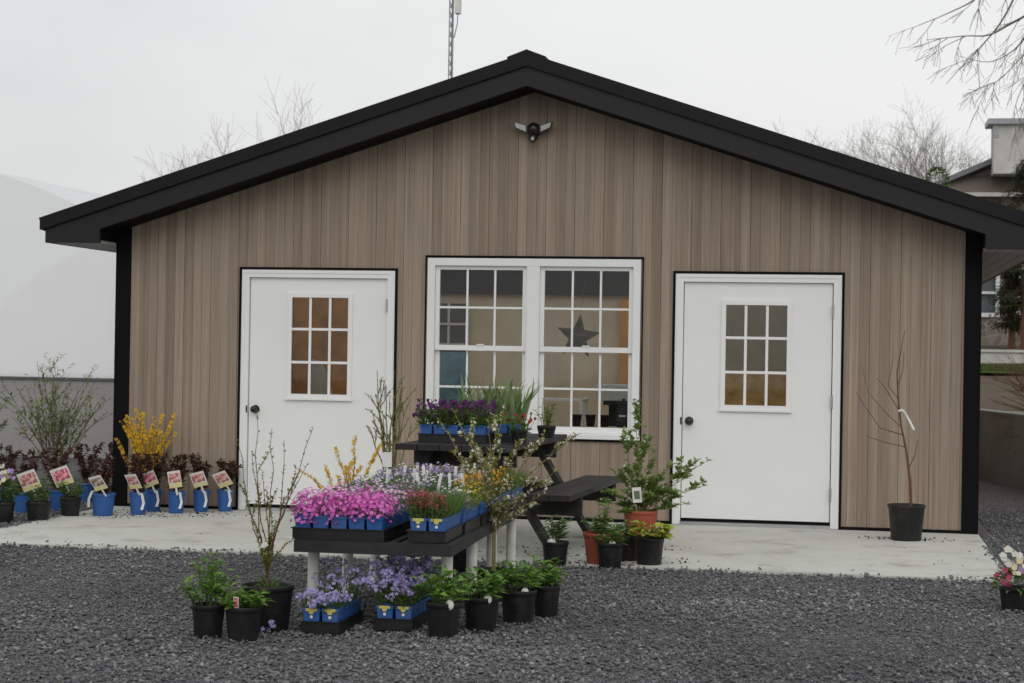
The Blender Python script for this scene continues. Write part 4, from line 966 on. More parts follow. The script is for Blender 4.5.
# white flowering shrub behind
e = potted('flowering_shrub', (493, 600), 0, .10, .18, 'pot_black', 'black pot with white flowering shrub of yellow green branches beside the bench', None, 'potted shrub')
q = random.Random(23); tips = []; bp = e.location
for (u_, v_) in ((437, 418), (452, 408), (470, 432), (489, 415), (505, 405), (520, 440), (545, 432), (560, 468), (548, 490), (452, 450), (478, 448), (512, 470), (574, 436), (530, 480)):
    w = W(u_, v_, bp.y+q.uniform(-.25, .25)); tips.append(w-bp)
st, lf, fl = shrub(q, tips, .16, .0062, 30, .034, None, 3, .006, .2, 15, .5, .22, .32)
st.build('stems', 'bark_olive', e); lf.build('foliage', 'leaf_yellowgreen', e); fl.build('flowers', 'fl_blush', e)
# middle cluster
e = potted('potted_perennial', (555, 567), 0, .089, .172, 'pot_black', 'black pot of green rosettes in front of the picnic table leg', bright); place_plant(e, 'perennial', 8, .145, 0, h=.19, r=.07, n=10, L=.085, mat='leaf_blue')
o = MB(); o.add(*sphere_data((0, 0, 0), .03, 10, 6, (1, .7, .8))); o.build('white_stone', 'tag_white', e, (-.02, -.04, .17))
e = potted('potted_seedling', (603, 563), .02, .137, .205, 'pot_red', 'wide terracotta red pot of green seedlings below the bench seat', None, 'potted plant'); place_plant(e, 'perennial', 12, .18, 0, h=.15, r=.12, n=22, L=.06, mat='leaf_mid'); place_plant(e, 'perennial', 3, .18, 1, h=.36, r=.03, n=3, L=.075)
e = potted('potted_perennial', (610, 569), 0, .09, .178, 'pot_black', 'black pot of green leaves in front of the wide red pot', bright); place_plant(e, 'perennial', 9, .15, 0, h=.14, r=.09, n=15, L=.07, mat='leaf_mid')
o = MB(); o.add(*sphere_data((0, 0, 0), .024, 10, 6, (1, .7, .8))); o.build('white_stone', 'tag_white', e, (.02, -.06, .175))
e = potted('potted_perennial', (629, 560), .02, .085, .17, 'pot_black', 'shaded black pot between the wide red pot and the lime leaved pot', bright); place_plant(e, 'perennial', 10, .14, 0, h=.12, r=.07, n=10, L=.06, mat='leaf_mid')
e = potted('potted_heuchera', (649, 567), 0, .10, .20, 'pot_black', 'black pot of lime yellow lobed leaves at the slab edge', None, 'potted plant'); place_plant(e, 'heuchera', 1, .185)
e = potted('potted_shrub', (640, 548), .02, .125, .275, 'pot_red', 'red pot holding the leafy spreading green shrub with white tag', None, 'potted shrub')
q = random.Random(31); tips = []; bp = e.location
for (u_, v_) in ((634, 400), (624, 430), (645, 425), (612, 470), (655, 450), (672, 465), (690, 462), (709, 460), (704, 486), (692, 503), (640, 455), (622, 490), (660, 478), (600, 500), (676, 490), (630, 470), (650, 495), (618, 512), (650, 514), (633, 520), (605, 488), (664, 470), (685, 478)):
    w = W(u_, v_, bp.y+q.uniform(-.18, .18)); tips.append(w-bp)
st, lf, fl = shrub(q, tips, .25, .0042, 34, .047, None, 3, .02, .22, 3, .58)
st.build('stems', 'bark_olive', e); lf.build('foliage', 'leaf_spring', e); fl.build('flowers', 'fl_white', e)
w = W(637, 495, bp.y-.14)-bp
o = MB().box((-.033, 0, -.055), (.033, .002, .055)).build('care_tag', 'tag_white', e, w); o.rotation_euler = (.05, -.1, 0)
MB().box((-.02, -.002, -.03), (.02, -.0005, .03)).build('picture', 'leaf_grey', o)

# bare sapling on the right of the slab
e = potted('potted_sapling', (906, 540), .02, .144, .275, 'pot_black', 'black pot with a bare slender sapling right of the right door', None, 'potted tree')
bp = e.location; q = random.Random(44); st = MB()
def px_path(pts, y): return [W(a, b, y+q.uniform(-.03, .03))-bp for a, b in pts]
st.tube(px_path([(911, 508), (910, 480), (906, 450), (901, 425), (898, 398), (897, 372), (902, 345), (905, 330)], bp.y), [.012, .011, .009, .007, .006, .005, .003, .002], 7)
for pth in ([(902, 428), (885, 412), (868, 392), (862, 365)], [(903, 435), (880, 428), (862, 402), (856, 392)], [(899, 400), (888, 385), (893, 360), (893, 345)], [(898, 385), (903, 370), (904, 352)], [(905, 447), (884, 442), (866, 436)], [(899, 410), (885, 388), (877, 378)], [(908, 470), (915, 455), (918, 440)]):
    st.tube(px_path(pth, bp.y), [.004, .003, .0022, .0014][:len(pth)], 5)
st.build('stems', 'bark_red', e)
lp = px_path([(899, 411), (902, 410), (905, 413), (909, 420), (914, 430)], bp.y-.03)
s = MB(); s.tube(lp, .010, 6); s.build('wrap_label', 'tag_white', e)
# bouquet pot at the right edge
e = potted('potted_bouquet', (1014, 611), 0, .085, .14, 'pot_black', 'black pot of mixed white, yellow and red spring flowers at the right edge', None, 'potted plant'); place_plant(e, 'bouquet', 1, .12)
o = MB().box((-.02, 0, 0), (.02, .002, .06)).build('plant_tag', 'tag_white', e, (.085, -.09, .0)); o.rotation_euler = (-.2, .2, 0)

# ------------------------------------------------------------------ left row of blue pots
grp = 'blue pots of wine leaved shrubs along the wall'
for i, (uv, dy, r, hh, lab, tg) in enumerate((
  ((103, 514), -.12, .098, .30, 'leftmost blue pot on the slab with dark picture tag and white wrap', (.045, 'pic_dark', .0)),
  ((138, 513), -.12, .076, .34, 'blue pot before the yellow forsythia with a large pink picture tag', (.03, 'pic_wine', -.2)),
  ((153, 511), -.02, .072, .33, 'blue pot half hidden behind the one before the forsythia', (.035, 'pic_pink', -.2)),
  ((176, 512), -.10, .074, .32, 'blue pot with picture tag, third from the left door', (.04, 'pic_wine', -.2)),
  ((201, 510), -.14, .070, .32, 'blue pot with picture tag, second from the left door', (.04, 'pic_wine', -.1)),
  ((225, 509), -.20, .069, .27, 'blue pot nearest to the left door frame', (.05, 'pic_wine', -.05)))):
    e = potted('potted_ninebark', uv, .02, r, .185, 'pot_blue', lab, grp, 'potted shrub', dy)
    place_plant(e, 'ninebark', i+1, .155, i*1.3, h=hh+.02, n=19)
    ox_ = tg[0]; w = .072; tq = random.Random(i*7+1)
    plant_tag(e, (ox_, -r-.045, .225), tq.uniform(-.35, .35), tq.uniform(.3, .6), tq.uniform(.105, .128), tq.uniform(.125, .15), tg[1], 'tag_cream', -tq.uniform(.1, .42))
    sx = -1 if i == 0 else 1
    strap(e, [(sx*r*.2, -r*.9, .19), (sx*r*.75, -r*.95, .18), (sx*r*.95, -r*.85, .10), (sx*(r*.8), -r*1.02, .045)] if i else [(-r*.2, -r*.8, .215), (-r*.6, -r*.95, .205), (-r*.95, -r*.8, .14), (-r*1.05, -r*.6, .07)], .011)
# black pots left of the slab
for i, (uv, r, h, lab, fm, tg) in enumerate((
  ((3, 523), .09, .17, 'black pot with yellow flowers at the left edge of the lot', 'fl_yellow', None),
  ((38, 522), .10, .165, 'black pot with green leaves and a tilted picture tag, left of the slab', None, 'pic_wine'),
  ((70, 518), .088, .175, 'black pot with bright pink picture tag at the slab corner', None, 'pic_pink'))):
    e = potted('potted_perennial', uv, 0, r, h, 'pot_black', lab, 'black pots left of the slab')
    place_plant(e, 'perennial', 20+i, h-.03, 0, h=.22, r=.10, n=20, L=.065, mat='leaf_mid')
    if fm: place_plant(e, 'bouquet', 5, h+.05)
    if tg: plant_tag(e, (-.02, -r*.6, h+.10), .15, .35, .15, .16, tg, 'tag_cream', -.35)
for i, (u_, v_, lab) in enumerate(((57, 511, 'blue pot behind the black pots left of the slab, nearest the slab'), (22, 514, 'blue pot behind the tilted tag black pot'), (86, 503, 'blue pot of dark leaves beside the slab corner, set back'), (5, 508, 'blue pot at the left frame edge behind the yellow flowers'), (118, 504, 'set back blue pot left of the forsythia by the corner trim'))):
    e = potted('potted_ninebark', (u_, v_), 0, .075, .18, 'pot_blue' if i != 4 else 'pot_black', lab if i != 4 else 'set back black pot of dark leaves by the corner trim', grp, 'potted shrub', .05 if i != 4 else -.1)
    place_plant(e, 'ninebark', 11+i, .15, i*1.1, h=.40, n=16, sp=.17)
p = G(139, 510, .02)
e = potted('potted_forsythia', None, .02, .10, .19, 'pot_black', 'forsythia in full yellow bloom against the wall behind blue pots', 'yellow forsythias', 'potted shrub', loc=(p.x, -.19, .02)); place_plant(e, 'forsythia', 1, .16, 0, h=.70, n=24, sp=.29, nf=60)
p = G(345, 535, .02)
e = potted('potted_forsythia', None, .02, .11, .19, 'pot_black', 'yellow forsythia standing behind the bench in front of the left door', 'yellow forsythias', 'potted shrub', loc=(p.x, p.y, .02))
q = random.Random(71); st, fl = MB(), MB(); bp = e.location
for (u_, v_, dn) in ((335, 447, 30), (355, 436, 34), (352, 462, 50), (324, 464, 26), (346, 466, 34), (362, 466, 30), (381, 445, 60), (312, 478, 16), (299, 470, 14), (371, 478, 24), (338, 476, 30)):
    w = W(u_, v_, bp.y+q.uniform(-.18, .18))-bp; p2 = stem_path(q, (q.uniform(-.04, .04), q.uniform(-.04, .04), .16), w, 6, .05); st.tube(p2, [.005, .0045, .004, .0035, .003, .0025, .002], 5)
    for j in range(int(dn*1.7)):
        t = 1-.55*q.random()**1.2; pp, d = at_path(p2, t); aa = q.uniform(0, 6.3); k = Vector((math.cos(aa), math.sin(aa), q.uniform(-.3, .5))); fl.flower(pp+k*q.uniform(.005, .016), k, q.uniform(.010, .017), 4, .4, .4)
st.build('stems', 'bark_olive', e); fl.build('flowers', 'fl_yellow', e)
p = G(386, 532, .02)
e = potted('potted_willow', None, .02, .10, .2, 'pot_black', 'olive bare twig shrub behind the bench between left door and window', None, 'potted shrub', loc=(p.x, p.y+.15, .02))
q = random.Random(51); tips = []; bp = e.location
for (u_, v_) in ((370, 395), (377, 370), (386, 385), (394, 370), (404, 376), (410, 400), (366, 425), (398, 410), (383, 415), (390, 395), (372, 410), (402, 392), (412, 425), (380, 380)):
    w = W(u_, v_, bp.y+q.uniform(-.12, .12)); tips.append(w-bp)
st, lf, fl = shrub(q, tips, .18, .0095, 34, .02, None, 3, .014, .2, 0, .5)
st.build('stems', 'bark_olive', e); lf.build('buds', 'leaf_yellowgreen', e)
# dark pots standing in the shade behind the bench
for i, (u_, v_, lab) in enumerate(((372, 552, 'black pot in the shade beneath the bench, left'), (412, 556, 'black pot in the shade beneath the bench, middle'), (462, 570, 'black pot in the shade beneath the bench, right'))):
    e = potted('potted_perennial', (u_, v_), .02, .09, .17, 'pot_black', lab, 'black pots under the bench'); place_plant(e, 'perennial', 30+i, .14, 0, h=.12, r=.07, n=9, L=.06, mat='leaf_mid')

q = random.Random(404); cr3 = MB()     # crumbs of potting soil spilled round the pots on the slab
for (cx_, cy_, rr_, n_) in ((3.09, -.6, .3, 90), (1.15, -1.9, .3, 80), (1.1, -2.75, .45, 130), (-2.9, -.55, .55, 160), (-3.35, -.85, .35, 80), (.1, -2.4, .8, 110)):
    for k in range(n_):
        a = q.uniform(0, 6.3); r_ = rr_*(.35+.9*q.random()**1.5); p_ = (cx_+r_*math.cos(a), max(SD+.05, cy_+r_*.6*math.sin(a)), SLZ+.003)
        if p_[1] > -.06: continue
        sz_ = q.uniform(.002, .0065); cr3.obox(p_, (sz_, sz_*.3, 0), (-sz_*.3, sz_*.8, 0), (0, 0, sz_*.6))
tag(cr3.build('soil_crumbs', 'soil'), 'dark crumbs of potting soil spilled on the concrete', 'soil', None, 'stuff')

# ------------------------------------------------------------------ picnic table
pt = empty('picnic_table', (.02, -1.98, .02), 'weathered black stained wooden picnic table with attached bench seats', 'picnic table', None, R(-3))
def ptb(name, f):
    m = MB(); f(m); return m.build(name, 'picnic', pt)
L2 = 1.05
def top(m):
    for i in range(5):
        x = -.39+i*.157; m.box((x, -L2, .725), (x+.150, L2, .765))
ptb('table_top', top)
for s in (-1, 1):
    def seat(m, s=s):
        for i in range(2):
            x = s*.69-.145+i*.147; m.box((x, -L2, .41), (x+.142, L2, .45))
    ptb('seat', seat)
for y in (-.68, .68):
    for s in (-1, 1):
        m = MB(); m.beam((s*.66, y, 0.005), (s*.21, y, .722), .04, .14, (0, 1, 0)); 
        o = m.build('leg', 'picnic', pt)
    m = MB(); m.box((-.84, y+.024, .28), (.84, y+.062, .408)); m.build('seat_beam', 'picnic', pt)
    m = MB(); m.box((-.37, y+.024, .60), (.37, y+.062, .722)); m.build('top_cleat', 'picnic', pt)
for s in (-1, 1):
    m = MB(); m.beam((0, s*.64, .36), (0, s*.14, .715), .04, .09, (1, 0, 0)); m.build('brace', 'picnic', pt)
TT = .02+.765
flat((-.09, -2.62, TT+.001), 0, (2, 5), 'purple pansies', 'near picnic table tray', lambda r, c: ('pansy', {'nf': 32}), 'blue pots of purple pansies on the picnic table')
flat((.10, -2.28, TT+.001), 0, (2, 5), 'tall green iris leaves', 'rear picnic table tray', lambda r, c: ('iris', {'n': 15}) if c > 0 else ('iris', {'n': 5}), 'blue pots of iris leaves on the picnic table')
p = W(524, 434, -2.25)
e = potted('potted_geranium', None, TT+.001, .06, .10, 'pot_black', 'small dark pot of scarlet flowers on the right end of the picnic table', None, 'potted plant', loc=(p.x+.03, -2.62, TT+.001)); place_plant(e, 'pansy', 4, .05, 0, fmat='fl_scarlet', nf=14)
p = W(560, 432, -1.6)
e = potted('potted_seedling', None, TT+.001, .07, .09, 'pot_black', 'small dark pot of pale sprouting leaves near the table far right corner', None, 'potted plant', loc=(.40, -1.6, TT+.001)); place_plant(e, 'perennial', 15, .06, 0, h=.26, r=.06, n=10, L=.05, mat='leaf_yellowgreen')

# ------------------------------------------------------------------ left: greenhouse and shrubs
GY = 6.5; GC = -9.95; GA, GB = 5.5, 3.82; GLEN = 14
gh = empty('greenhouse', (GC, GY, 0), 'white plastic film hoop greenhouse with a grey knee wall behind the shop', 'greenhouse')
def arch(y, off=0, z0=1.0, n=36):
    pts = []; a0 = math.asin(z0/GB)
    for i in range(n+1):
        a = a0+(PI-2*a0)*i/n; pts.append(((GA+off)*math.cos(a), y, (GB+off)*math.sin(a)))
    return pts
m = MB(); a = arch(0); m.add(a+[(0, 0, 1.0)], [(len(a), i+1, i) for i in range(len(a)-1)]); 
m.build('end_film', 'film', gh)
m = MB(); a2 = arch(GLEN, 0, .05); m.add(a2+[(0, GLEN, .05)], [(len(a2), i+1, i) for i in range(len(a2)-1)]); m.build('added_white_end', 'tag_white', gh)  # opaque white far end, added to keep the front film bright
m = MB(); m.box((-5.2, .1, .0), (5.2, GLEN-.1, .03)); m.build('added_white_floor', 'tag_white', gh)  # white floor added so no dark ground dims the film
m = MB(); n = len(a); b_ = arch(GLEN); m.add(a+b_, [(i, i+1, n+i+1, n+i) for i in range(n-1)], True); m.build('roof_film', 'film_roof', gh)
xe = GA*math.cos(math.asin(1/GB))
m = MB(); m.box((-xe-.05, .0, 0), (xe+.05, .06, .97)); m.build('knee_wall', 'kneewall', gh)
m = MB(); m.box((-xe-.05, -.03, .972), (xe+.05, .05, 1.0)); m.build('base_rail', 'rail_grey', gh)
def wild(name, x, y, h, n, sp, seed, label, cat, leafmat, leafn, L, bark='bark_grey', rad=.008, group=None):
    q = random.Random(seed); e = empty(name, (x, y, 0), label, cat, group); tips = []
    for i in range(n):
        a = q.uniform(0, 2*PI); r = sp*math.sqrt(q.uniform(.05, 1)); tips.append(Vector((r*math.cos(a), r*.6*math.sin(a), h*q.uniform(.55, 1)*(1-.25*(r/sp)**2))))
    st, lf, fl = shrub(q, tips, 0, rad, leafn, L, None, 4, .08, .3, 0, .25)
    st.build('stems', bark, e)
    if lf.v: lf.build('foliage', leafmat, e)
    return e
wild('willow_shrub', -5.38, 2.6, 1.40, 30, .62, 3, 'wispy grey twiggy shrub with sparse green leaves before the greenhouse', 'shrub', 'leaf_yellowgreen', 8, .07, rad=.008)
wild('willow_shrub', -6.22, 2.4, 1.15, 24, .50, 4, 'greener twiggy shrub at the left frame edge before the greenhouse', 'shrub', 'leaf_yellowgreen', 16, .075, rad=.007)

# ------------------------------------------------------------------ behind the roof: mast and bare trees
ms = empty('antenna_mast', (-3.075, 11, 0), 'thin lattice antenna mast with a pale panel box rising behind the roof', 'mast')
m = MB(); mz = 7.6; rr = .032
lg = [(rr*math.cos(a), rr*math.sin(a)) for a in (R(90), R(210), R(330))]
for x, y in lg: m.tube([(x, y, 0), (x, y, mz)], .009, 6)
z = .2
while z < mz-.3:
    for i in range(3):
        a, b2 = lg[i], lg[(i+1) % 3]; m.tube([(a[0], a[1], z), (b2[0], b2[1], z+.14)], .005, 4)
    z += .14
m.build('lattice_pole', 'galv', ms)
bx = empty('x', (0, 0, 0)) if False else None
m = MB(); m.box((.055, -.06, 6.30), (.13, .06, 6.95)); m.build('panel_box', 'white_pipe', ms)
m = MB(); m.tube([(.09, 0, 6.30), (.085, 0, 6.15), (.04, 0, 5.95)], .008, 5); m.build('cable', 'galv', ms)

def bare_tree(name, loc, h, seed, label, spread=.55, levels=5, bark='bark_grey', trunk=.16, group=None, lean=(0, 0), minr=.0028):
    q = random.Random(seed); e = empty(name, loc, label, 'tree', group)
    tr, cr2 = MB(), MB(); u = q.uniform
    def grow(p, d, L, r, lv):
        k = 4; pts = [p]; dd = d.copy()
        for i in range(k):
            dd = (dd+Vector((u(-1, 1), u(-1, 1), u(-.5, .75)))*.20).normalized(); pts.append(pts[-1]+dd*L/k)
        r1 = r*.62
        (tr if lv == levels else cr2).tube(pts, [max(minr, r+(r1-r)*i/k) for i in range(k+1)], 7 if lv >= levels-1 else 4 if lv > 1 else 3, lv == 0)
        if lv == 0: return
        nb = q.choice((4, 4, 5)) if lv > 1 else q.choice((4, 5, 6))
        for i in range(nb):
            t = u(.45, 1) if i else 1.0
            pp, d0 = at_path(pts, t); a = u(0, 2*PI); x = d0.cross(Vector((math.cos(a), math.sin(a), .3)))
            if x.length < 1e-3: continue
            x.normalize(); nd = (d0*u(.6, 1)+x*u(.35, 1)*spread*1.5+Vector((0, 0, .12))).normalized()
            grow(pp, nd, L*u(.62, .82), r1*u(.55, .8), lv-1)
    grow(Vector((0, 0, 0)), Vector((lean[0], lean[1], 1)).normalized(), h*.30, trunk, levels)
    tr.build('trunk', bark, e); cr2.build('crown', bark, e); return e
bg = 'bare trees beyond the roofline'
bare_tree('bare_tree', (-13.7, 32, 0), 9.6, 2, 'faint bare tree whose crown tops the left roof slope', .6, 5, group=bg)
bare_tree('bare_tree', (-14.4, 34, 0), 8.7, 5, 'small bare crown just showing left on the roof slope', .6, 5, group=bg)
bare_tree('bare_tree', (.3, 34, 0), 9.9, 9, 'bare twigs peeking over the upper right roof slope', .6, 5, group=bg)
bare_tree('bare_tree', (5.25, 36, 1.2), 8.2, 14, 'round bare crown above the right roof slope beside the house', .62, 5, group=bg, trunk=.17)
# big tree at the top right, limbs hanging into view
q = random.Random(77)
e = empty('overhanging_tree', (6.6, 14, .3), 'large bare tree whose drooping branches hang into the upper right corner', 'tree')
O = Vector((6.6, 14, .3)); tr, cr2 = MB(), MB()
tr.tube([(0, 0, -.6), (.05, .05, 1.5), (0, .1, 3.2), (.1, .1, 5), (.2, 0, 7)], [.28, .22, .19, .16, .12], 10)
limbs = [[(1082, 160), (1070, 60), (1040, -20), (1010, -30), (999, 0), (985, 25), (971, 42), (952, 62), (932, 84)],
         [(1085, 120), (1060, 20), (1024, 12), (1000, 22), (975, 35), (950, 36), (912, 40)],
         [(1080, 100), (1050, -30), (1010, -50), (980, -20), (960, 0), (930, 15), (905, 25)],
         [(1085, 180), (1060, 90), (1040, 40), (1024, 45), (1005, 60), (985, 80), (965, 88)],
         [(1085, 200), (1060, 110), (1040, 70), (1020, 70), (1005, 95), (998, 120)],
         [(1085, 150), (1055, 40), (1020, 30), (1000, 50), (975, 62), (945, 56)],
         [(1080, 90), (1045, -20), (1020, -10), (1012, 40), (1004, 80)],
         [(1085, 90), (1050, 20), (1030, 30), (1018, 70), (1012, 105)]]
def limb(pts, r0, lv):
    n = len(pts); cr2.tube(pts, [max(.0028, r0*(1-.88*i/(n-1))) for i in range(n)], 6 if lv > 1 else 4)
    if lv == 0: return
    for k in range(7 if lv == 2 else 5):
        t = q.uniform(.3, 1); p, d = at_path(pts, t); L = q.uniform(.35, .9)*(.8 if lv == 2 else .45)
        nd = (d*.9+Vector((q.uniform(-1, 1), q.uniform(-1, 1), q.uniform(-.9, .3)))*.75).normalized(); p2 = [p]
        for i in range(4):
            nd = (nd+Vector((q.uniform(-1, 1), q.uniform(-1, 1), q.uniform(-.7, .35)))*.22).normalized(); p2.append(p2[-1]+nd*L/4)
        limb(p2, max(.0034, r0*.25), lv-1)
for i, lb in enumerate(limbs):
    dep = q.uniform(-.9, .9); pts = [W(a+14, b, 14+dep*min(1, j/3)+q.uniform(-.06, .06))-O for j, (a, b) in enumerate(lb)]
    sm = []
    for j in range(len(pts)-1):
        a0, a1, a2, a3 = pts[max(0, j-1)], pts[j], pts[j+1], pts[min(len(pts)-1, j+2)]
        for k in range(4):
            t_ = k/4; sm.append(.5*((2*a1)+(a2-a0)*t_+(2*a0-5*a1+4*a2-a3)*t_*t_+(3*a1-a0-3*a2+a3)*t_**3))
    sm.append(pts[-1])
    limb(sm, .030 if i < 3 else .020, 2)
tr.build('trunk', 'bark_grey', e); cr2.build('limbs', 'bark_grey', e)

# ------------------------------------------------------------------ right: wall, bank, house
m = MB(); m.prism([(4.19, 7.9, -.3), (5.3, 2.5, -.3), (7.2, 2.5, -.3), (7.2, 7.9, -.3)], (0, 0, 0.01)) if False else None
cw = MB(); p0, p1 = Vector((4.12, 8.1, 0)), Vector((5.35, 1.6, 0)); nn = (p1-p0).cross(Vector((0, 0, 1))).normalized()
if nn.x < 0: nn = -nn
cw.prism([p0-Vector((0, 0, .3)), p1-Vector((0, 0, .3)), p1+Vector((0, 0, .80)), p0+Vector((0, 0, .78))], nn*.2)
e = cw.build('block_wall', 'block'); tag(e, 'low grey concrete wall holding back the bank right of the shop', 'wall')
cpm = MB(); cpm.prism([p0+Vector((0, 0, .782))-nn*.01, p1+Vector((0, 0, .802))-nn*.01, p1+Vector((0, 0, .83))-nn*.01, p0+Vector((0, 0, .812))-nn*.01], nn*.23); cpm.build('wall_cap', 'block', e)
cb = MB(); cb.prism([p0-Vector((0, 0, .3)), p0+nn*9-Vector((0, 0, .3)), p0+nn*9+Vector((0, 0, .78)), p0+Vector((0, 0, .78))], (-.035, .19, 0)); cb.build('wall_return', 'block', e)
hl = MB(); nx, ny = 26, 40; q = random.Random(8); vs = []
for j in range(ny+1):
    for i in range(nx+1):
        t = j/ny; y = 1.8+t*38; x0 = (p0.x+nn.x*.24 if y > 8.1 else p0.x+(p1.x-p0.x)*(8.1-y)/6.5+.24); x0 = x0-(max(0, y-8.3)*.55); x = x0+(i/nx)**1.3*(34)
        z = .72+max(0, y-7)*.0235+q.uniform(-.03, .03)
        if y > 26.3: z = 1.50+(y-26.3)*.06+q.uniform(-.02, .02)
        elif y > 24.5: z = 1.16+q.uniform(-.01, .01)
        if y > 8.1 and i == 0: z = 0 if False else z
        vs.append((x, y, z))
hl.add(vs, [(j*(nx+1)+i, j*(nx+1)+i+1, (j+1)*(nx+1)+i+1, (j+1)*(nx+1)+i) for j in range(ny) for i in range(nx)], True)
# skirt down to the lot along the left edge
sk_ = []
for j in range(ny+1): x, y, z = vs[j*(nx+1)]; sk_ += [(x, y, z), (x-.05, y, -.2)]
hl.add(sk_, [(2*j, 2*j+2, 2*j+3, 2*j+1) for j in range(ny)], True)
struct('hill', hl, 'hill')
tf = MB(); tf.add([(-3, 22.4, 1.14), (16, 22.4, 1.14), (16, 25.95, 1.22), (-3, 25.95, 1.22)], [(0, 1, 2, 3)]); struct('lawn_strip', tf, 'turf')
rw = MB(); rw.box((-4, 26.0, .5), (20, 26.3, 1.56)); e = rw.build('retaining_wall', 'limewash'); tag(e, 'long whitewashed retaining wall below the stone house', 'wall'); MB().box((-4, 25.96, 1.562), (20, 26.34, 1.62)).build('coping', 'stucco', e)
# grass on the lawn strip
gs = MB(); q = random.Random(12)
for i in range(5000):
    x = q.uniform(4.2, 9); y = q.uniform(22.4, 25.9); gs.leaf((x, y, 1.15+.02*(y-22.4)), (q.uniform(-.4, .4), q.uniform(-.4, .4), 1), q.uniform(.06, .16), .016, .2, q)
tag(gs.build('lawn_grass', 'grass'), 'strip of green grass in front of the whitewashed wall', 'grass', None, 'stuff')
# red twigs on the bank
for i, (x, y, s, lab) in enumerate(((4.92, 6.4, 65, 'large reddish bare twig shrub spilling over the concrete wall'), (5.15, 9.5, 61, 'reddish bare twig shrub on the bank behind the concrete wall'), (5.9, 12.0, 62, 'reddish bare twig shrub higher up the bank'), (6.4, 9.0, 63, 'reddish bare twig shrub at the right edge of the bank'), (5.5, 15.5, 64, 'small reddish twig shrub below the lawn strip'))):
    q = random.Random(s); e = empty('red_twig_shrub', (x, y, .72+max(0, y-7)*.0235), lab, 'shrub', 'reddish twig shrubs on the bank'); big = s == 65; tips = [Vector((q.uniform(-.75, .8), q.uniform(-.9, .5), q.uniform(-.5 if big else .15, .8 if big else .62))) for k in range(110 if big else 26)]
    st, lf, fl = shrub(q, tips, 0, .007, 0, .02, None, 4, .15, .35); st.build('stems', 'bark_red', e)
# stone house
hs = empty('stone_house', (6.2, 30, 1.6), 'stone house with slate roof and square chimney on the rise at right', 'house')
O = Vector((6.2, 30, 1.6))
def hb_(name, a, b, mat, par=None): 
    m = MB(); m.box(Vector(a)-O, Vector(b)-O); return m.build(name, mat, par or hs)
wins = [(5.62, 2.5, .62, 1.0), (6.62, 2.5, .7, 1.05), (8.4, 2.5, .7, 1.05)]
# stone wall with window openings
wl = MB(); xs = 4.7; z0, z1 = 1.4, 5.35
for x, z, w, h in wins:
    wl.box(Vector((xs, 30, z0))-O, Vector((x, 30.35, z1))-O); wl.box(Vector((x, 30, z0))-O, Vector((x+w, 30.35, z))-O); wl.box(Vector((x, 30, z+h))-O, Vector((x+w, 30.35, z1))-O); xs = x+w
wl.box(Vector((xs, 30, z0))-O, Vector((14, 30.35, z1))-O); wl.box(Vector((4.7, 30.351, z0))-O, Vector((5.0, 38, z1))-O)
wl.build('wall', 'fieldstone', hs)
for x, z, w, h in wins:
    f = MB(); t = .09
    f.box(Vector((x, 29.93, z-.1))-O, Vector((x+w, 30.1, z))-O); f.box(Vector((x-.03, 29.97, z+h-t))-O, Vector((x+w+.03, 30.08, z+h+.03))-O)
    f.box(Vector((x, 29.97, z+.001))-O, Vector((x+t, 30.08, z+h-t-.001))-O); f.box(Vector((x+w-t, 29.97, z+.001))-O, Vector((x+w, 30.08, z+h-t-.001))-O); f.box(Vector((x+t+.001, 30.0, z+h*.45))-O, Vector((x+w-t-.001, 30.06, z+h*.45+.06))-O)
    fo_ = f.build('window', 'white_paint', hs); g_ = MB(); g_.box(Vector((x+t, 30.1, z))-O, Vector((x+w-t, 30.12, z+h-t))-O); g_.build('pane', 'dark_glass', fo_)
r = MB()   # slate main roof: left slope rising to the right
r.prism([Vector((4.35, 29.6, 5.30))-O, Vector((4.35, 29.6, 5.42))-O, Vector((9.2, 29.6, 7.55))-O, Vector((14.3, 29.6, 5.3))-O, Vector((14.3, 29.6, 5.2))-O, Vector((9.2, 29.6, 7.40))-O], (0, 9, 0))
r.build('roof', 'shingle', hs)
gb = MB(); gb.prism([Vector((4.72, 30.01, 5.36))-O, Vector((9.2, 30.01, 7.37))-O, Vector((13.9, 30.01, 5.36))-O], (0, .3, 0)); gb.build('gable', 'grey_shake', hs)
ev = MB(); ev.box(Vector((4.3, 29.45, 5.22))-O, Vector((14.3, 29.58, 5.31))-O); ev.build('eave_board', 'stucco', hs)
pr = MB(); pr.prism([Vector((5.0, 29.56, 5.32))-O, Vector((14, 29.56, 5.32))-O, Vector((14, 29.95, 5.75))-O, Vector((5.0, 29.95, 5.75))-O], (0, .02, .0)); pr.build('pent_roof', 'brown_roof', hs)
chm = MB(); chm.box(Vector((5.98, 29.1, 5.72))-O, Vector((7.6, 29.9, 6.86))-O)
co = chm.build('chimney', 'stucco', hs)
MB().box(Vector((5.84, 28.98, 6.862))-O, Vector((7.75, 30.02, 6.99))-O).build('chimney_cap', 'galv', co)
MB().box(Vector((5.955, 29.085, 6.55))-O, Vector((6.08, 29.099, 6.861))-O).build('chimney_bracket', 'galv', co)
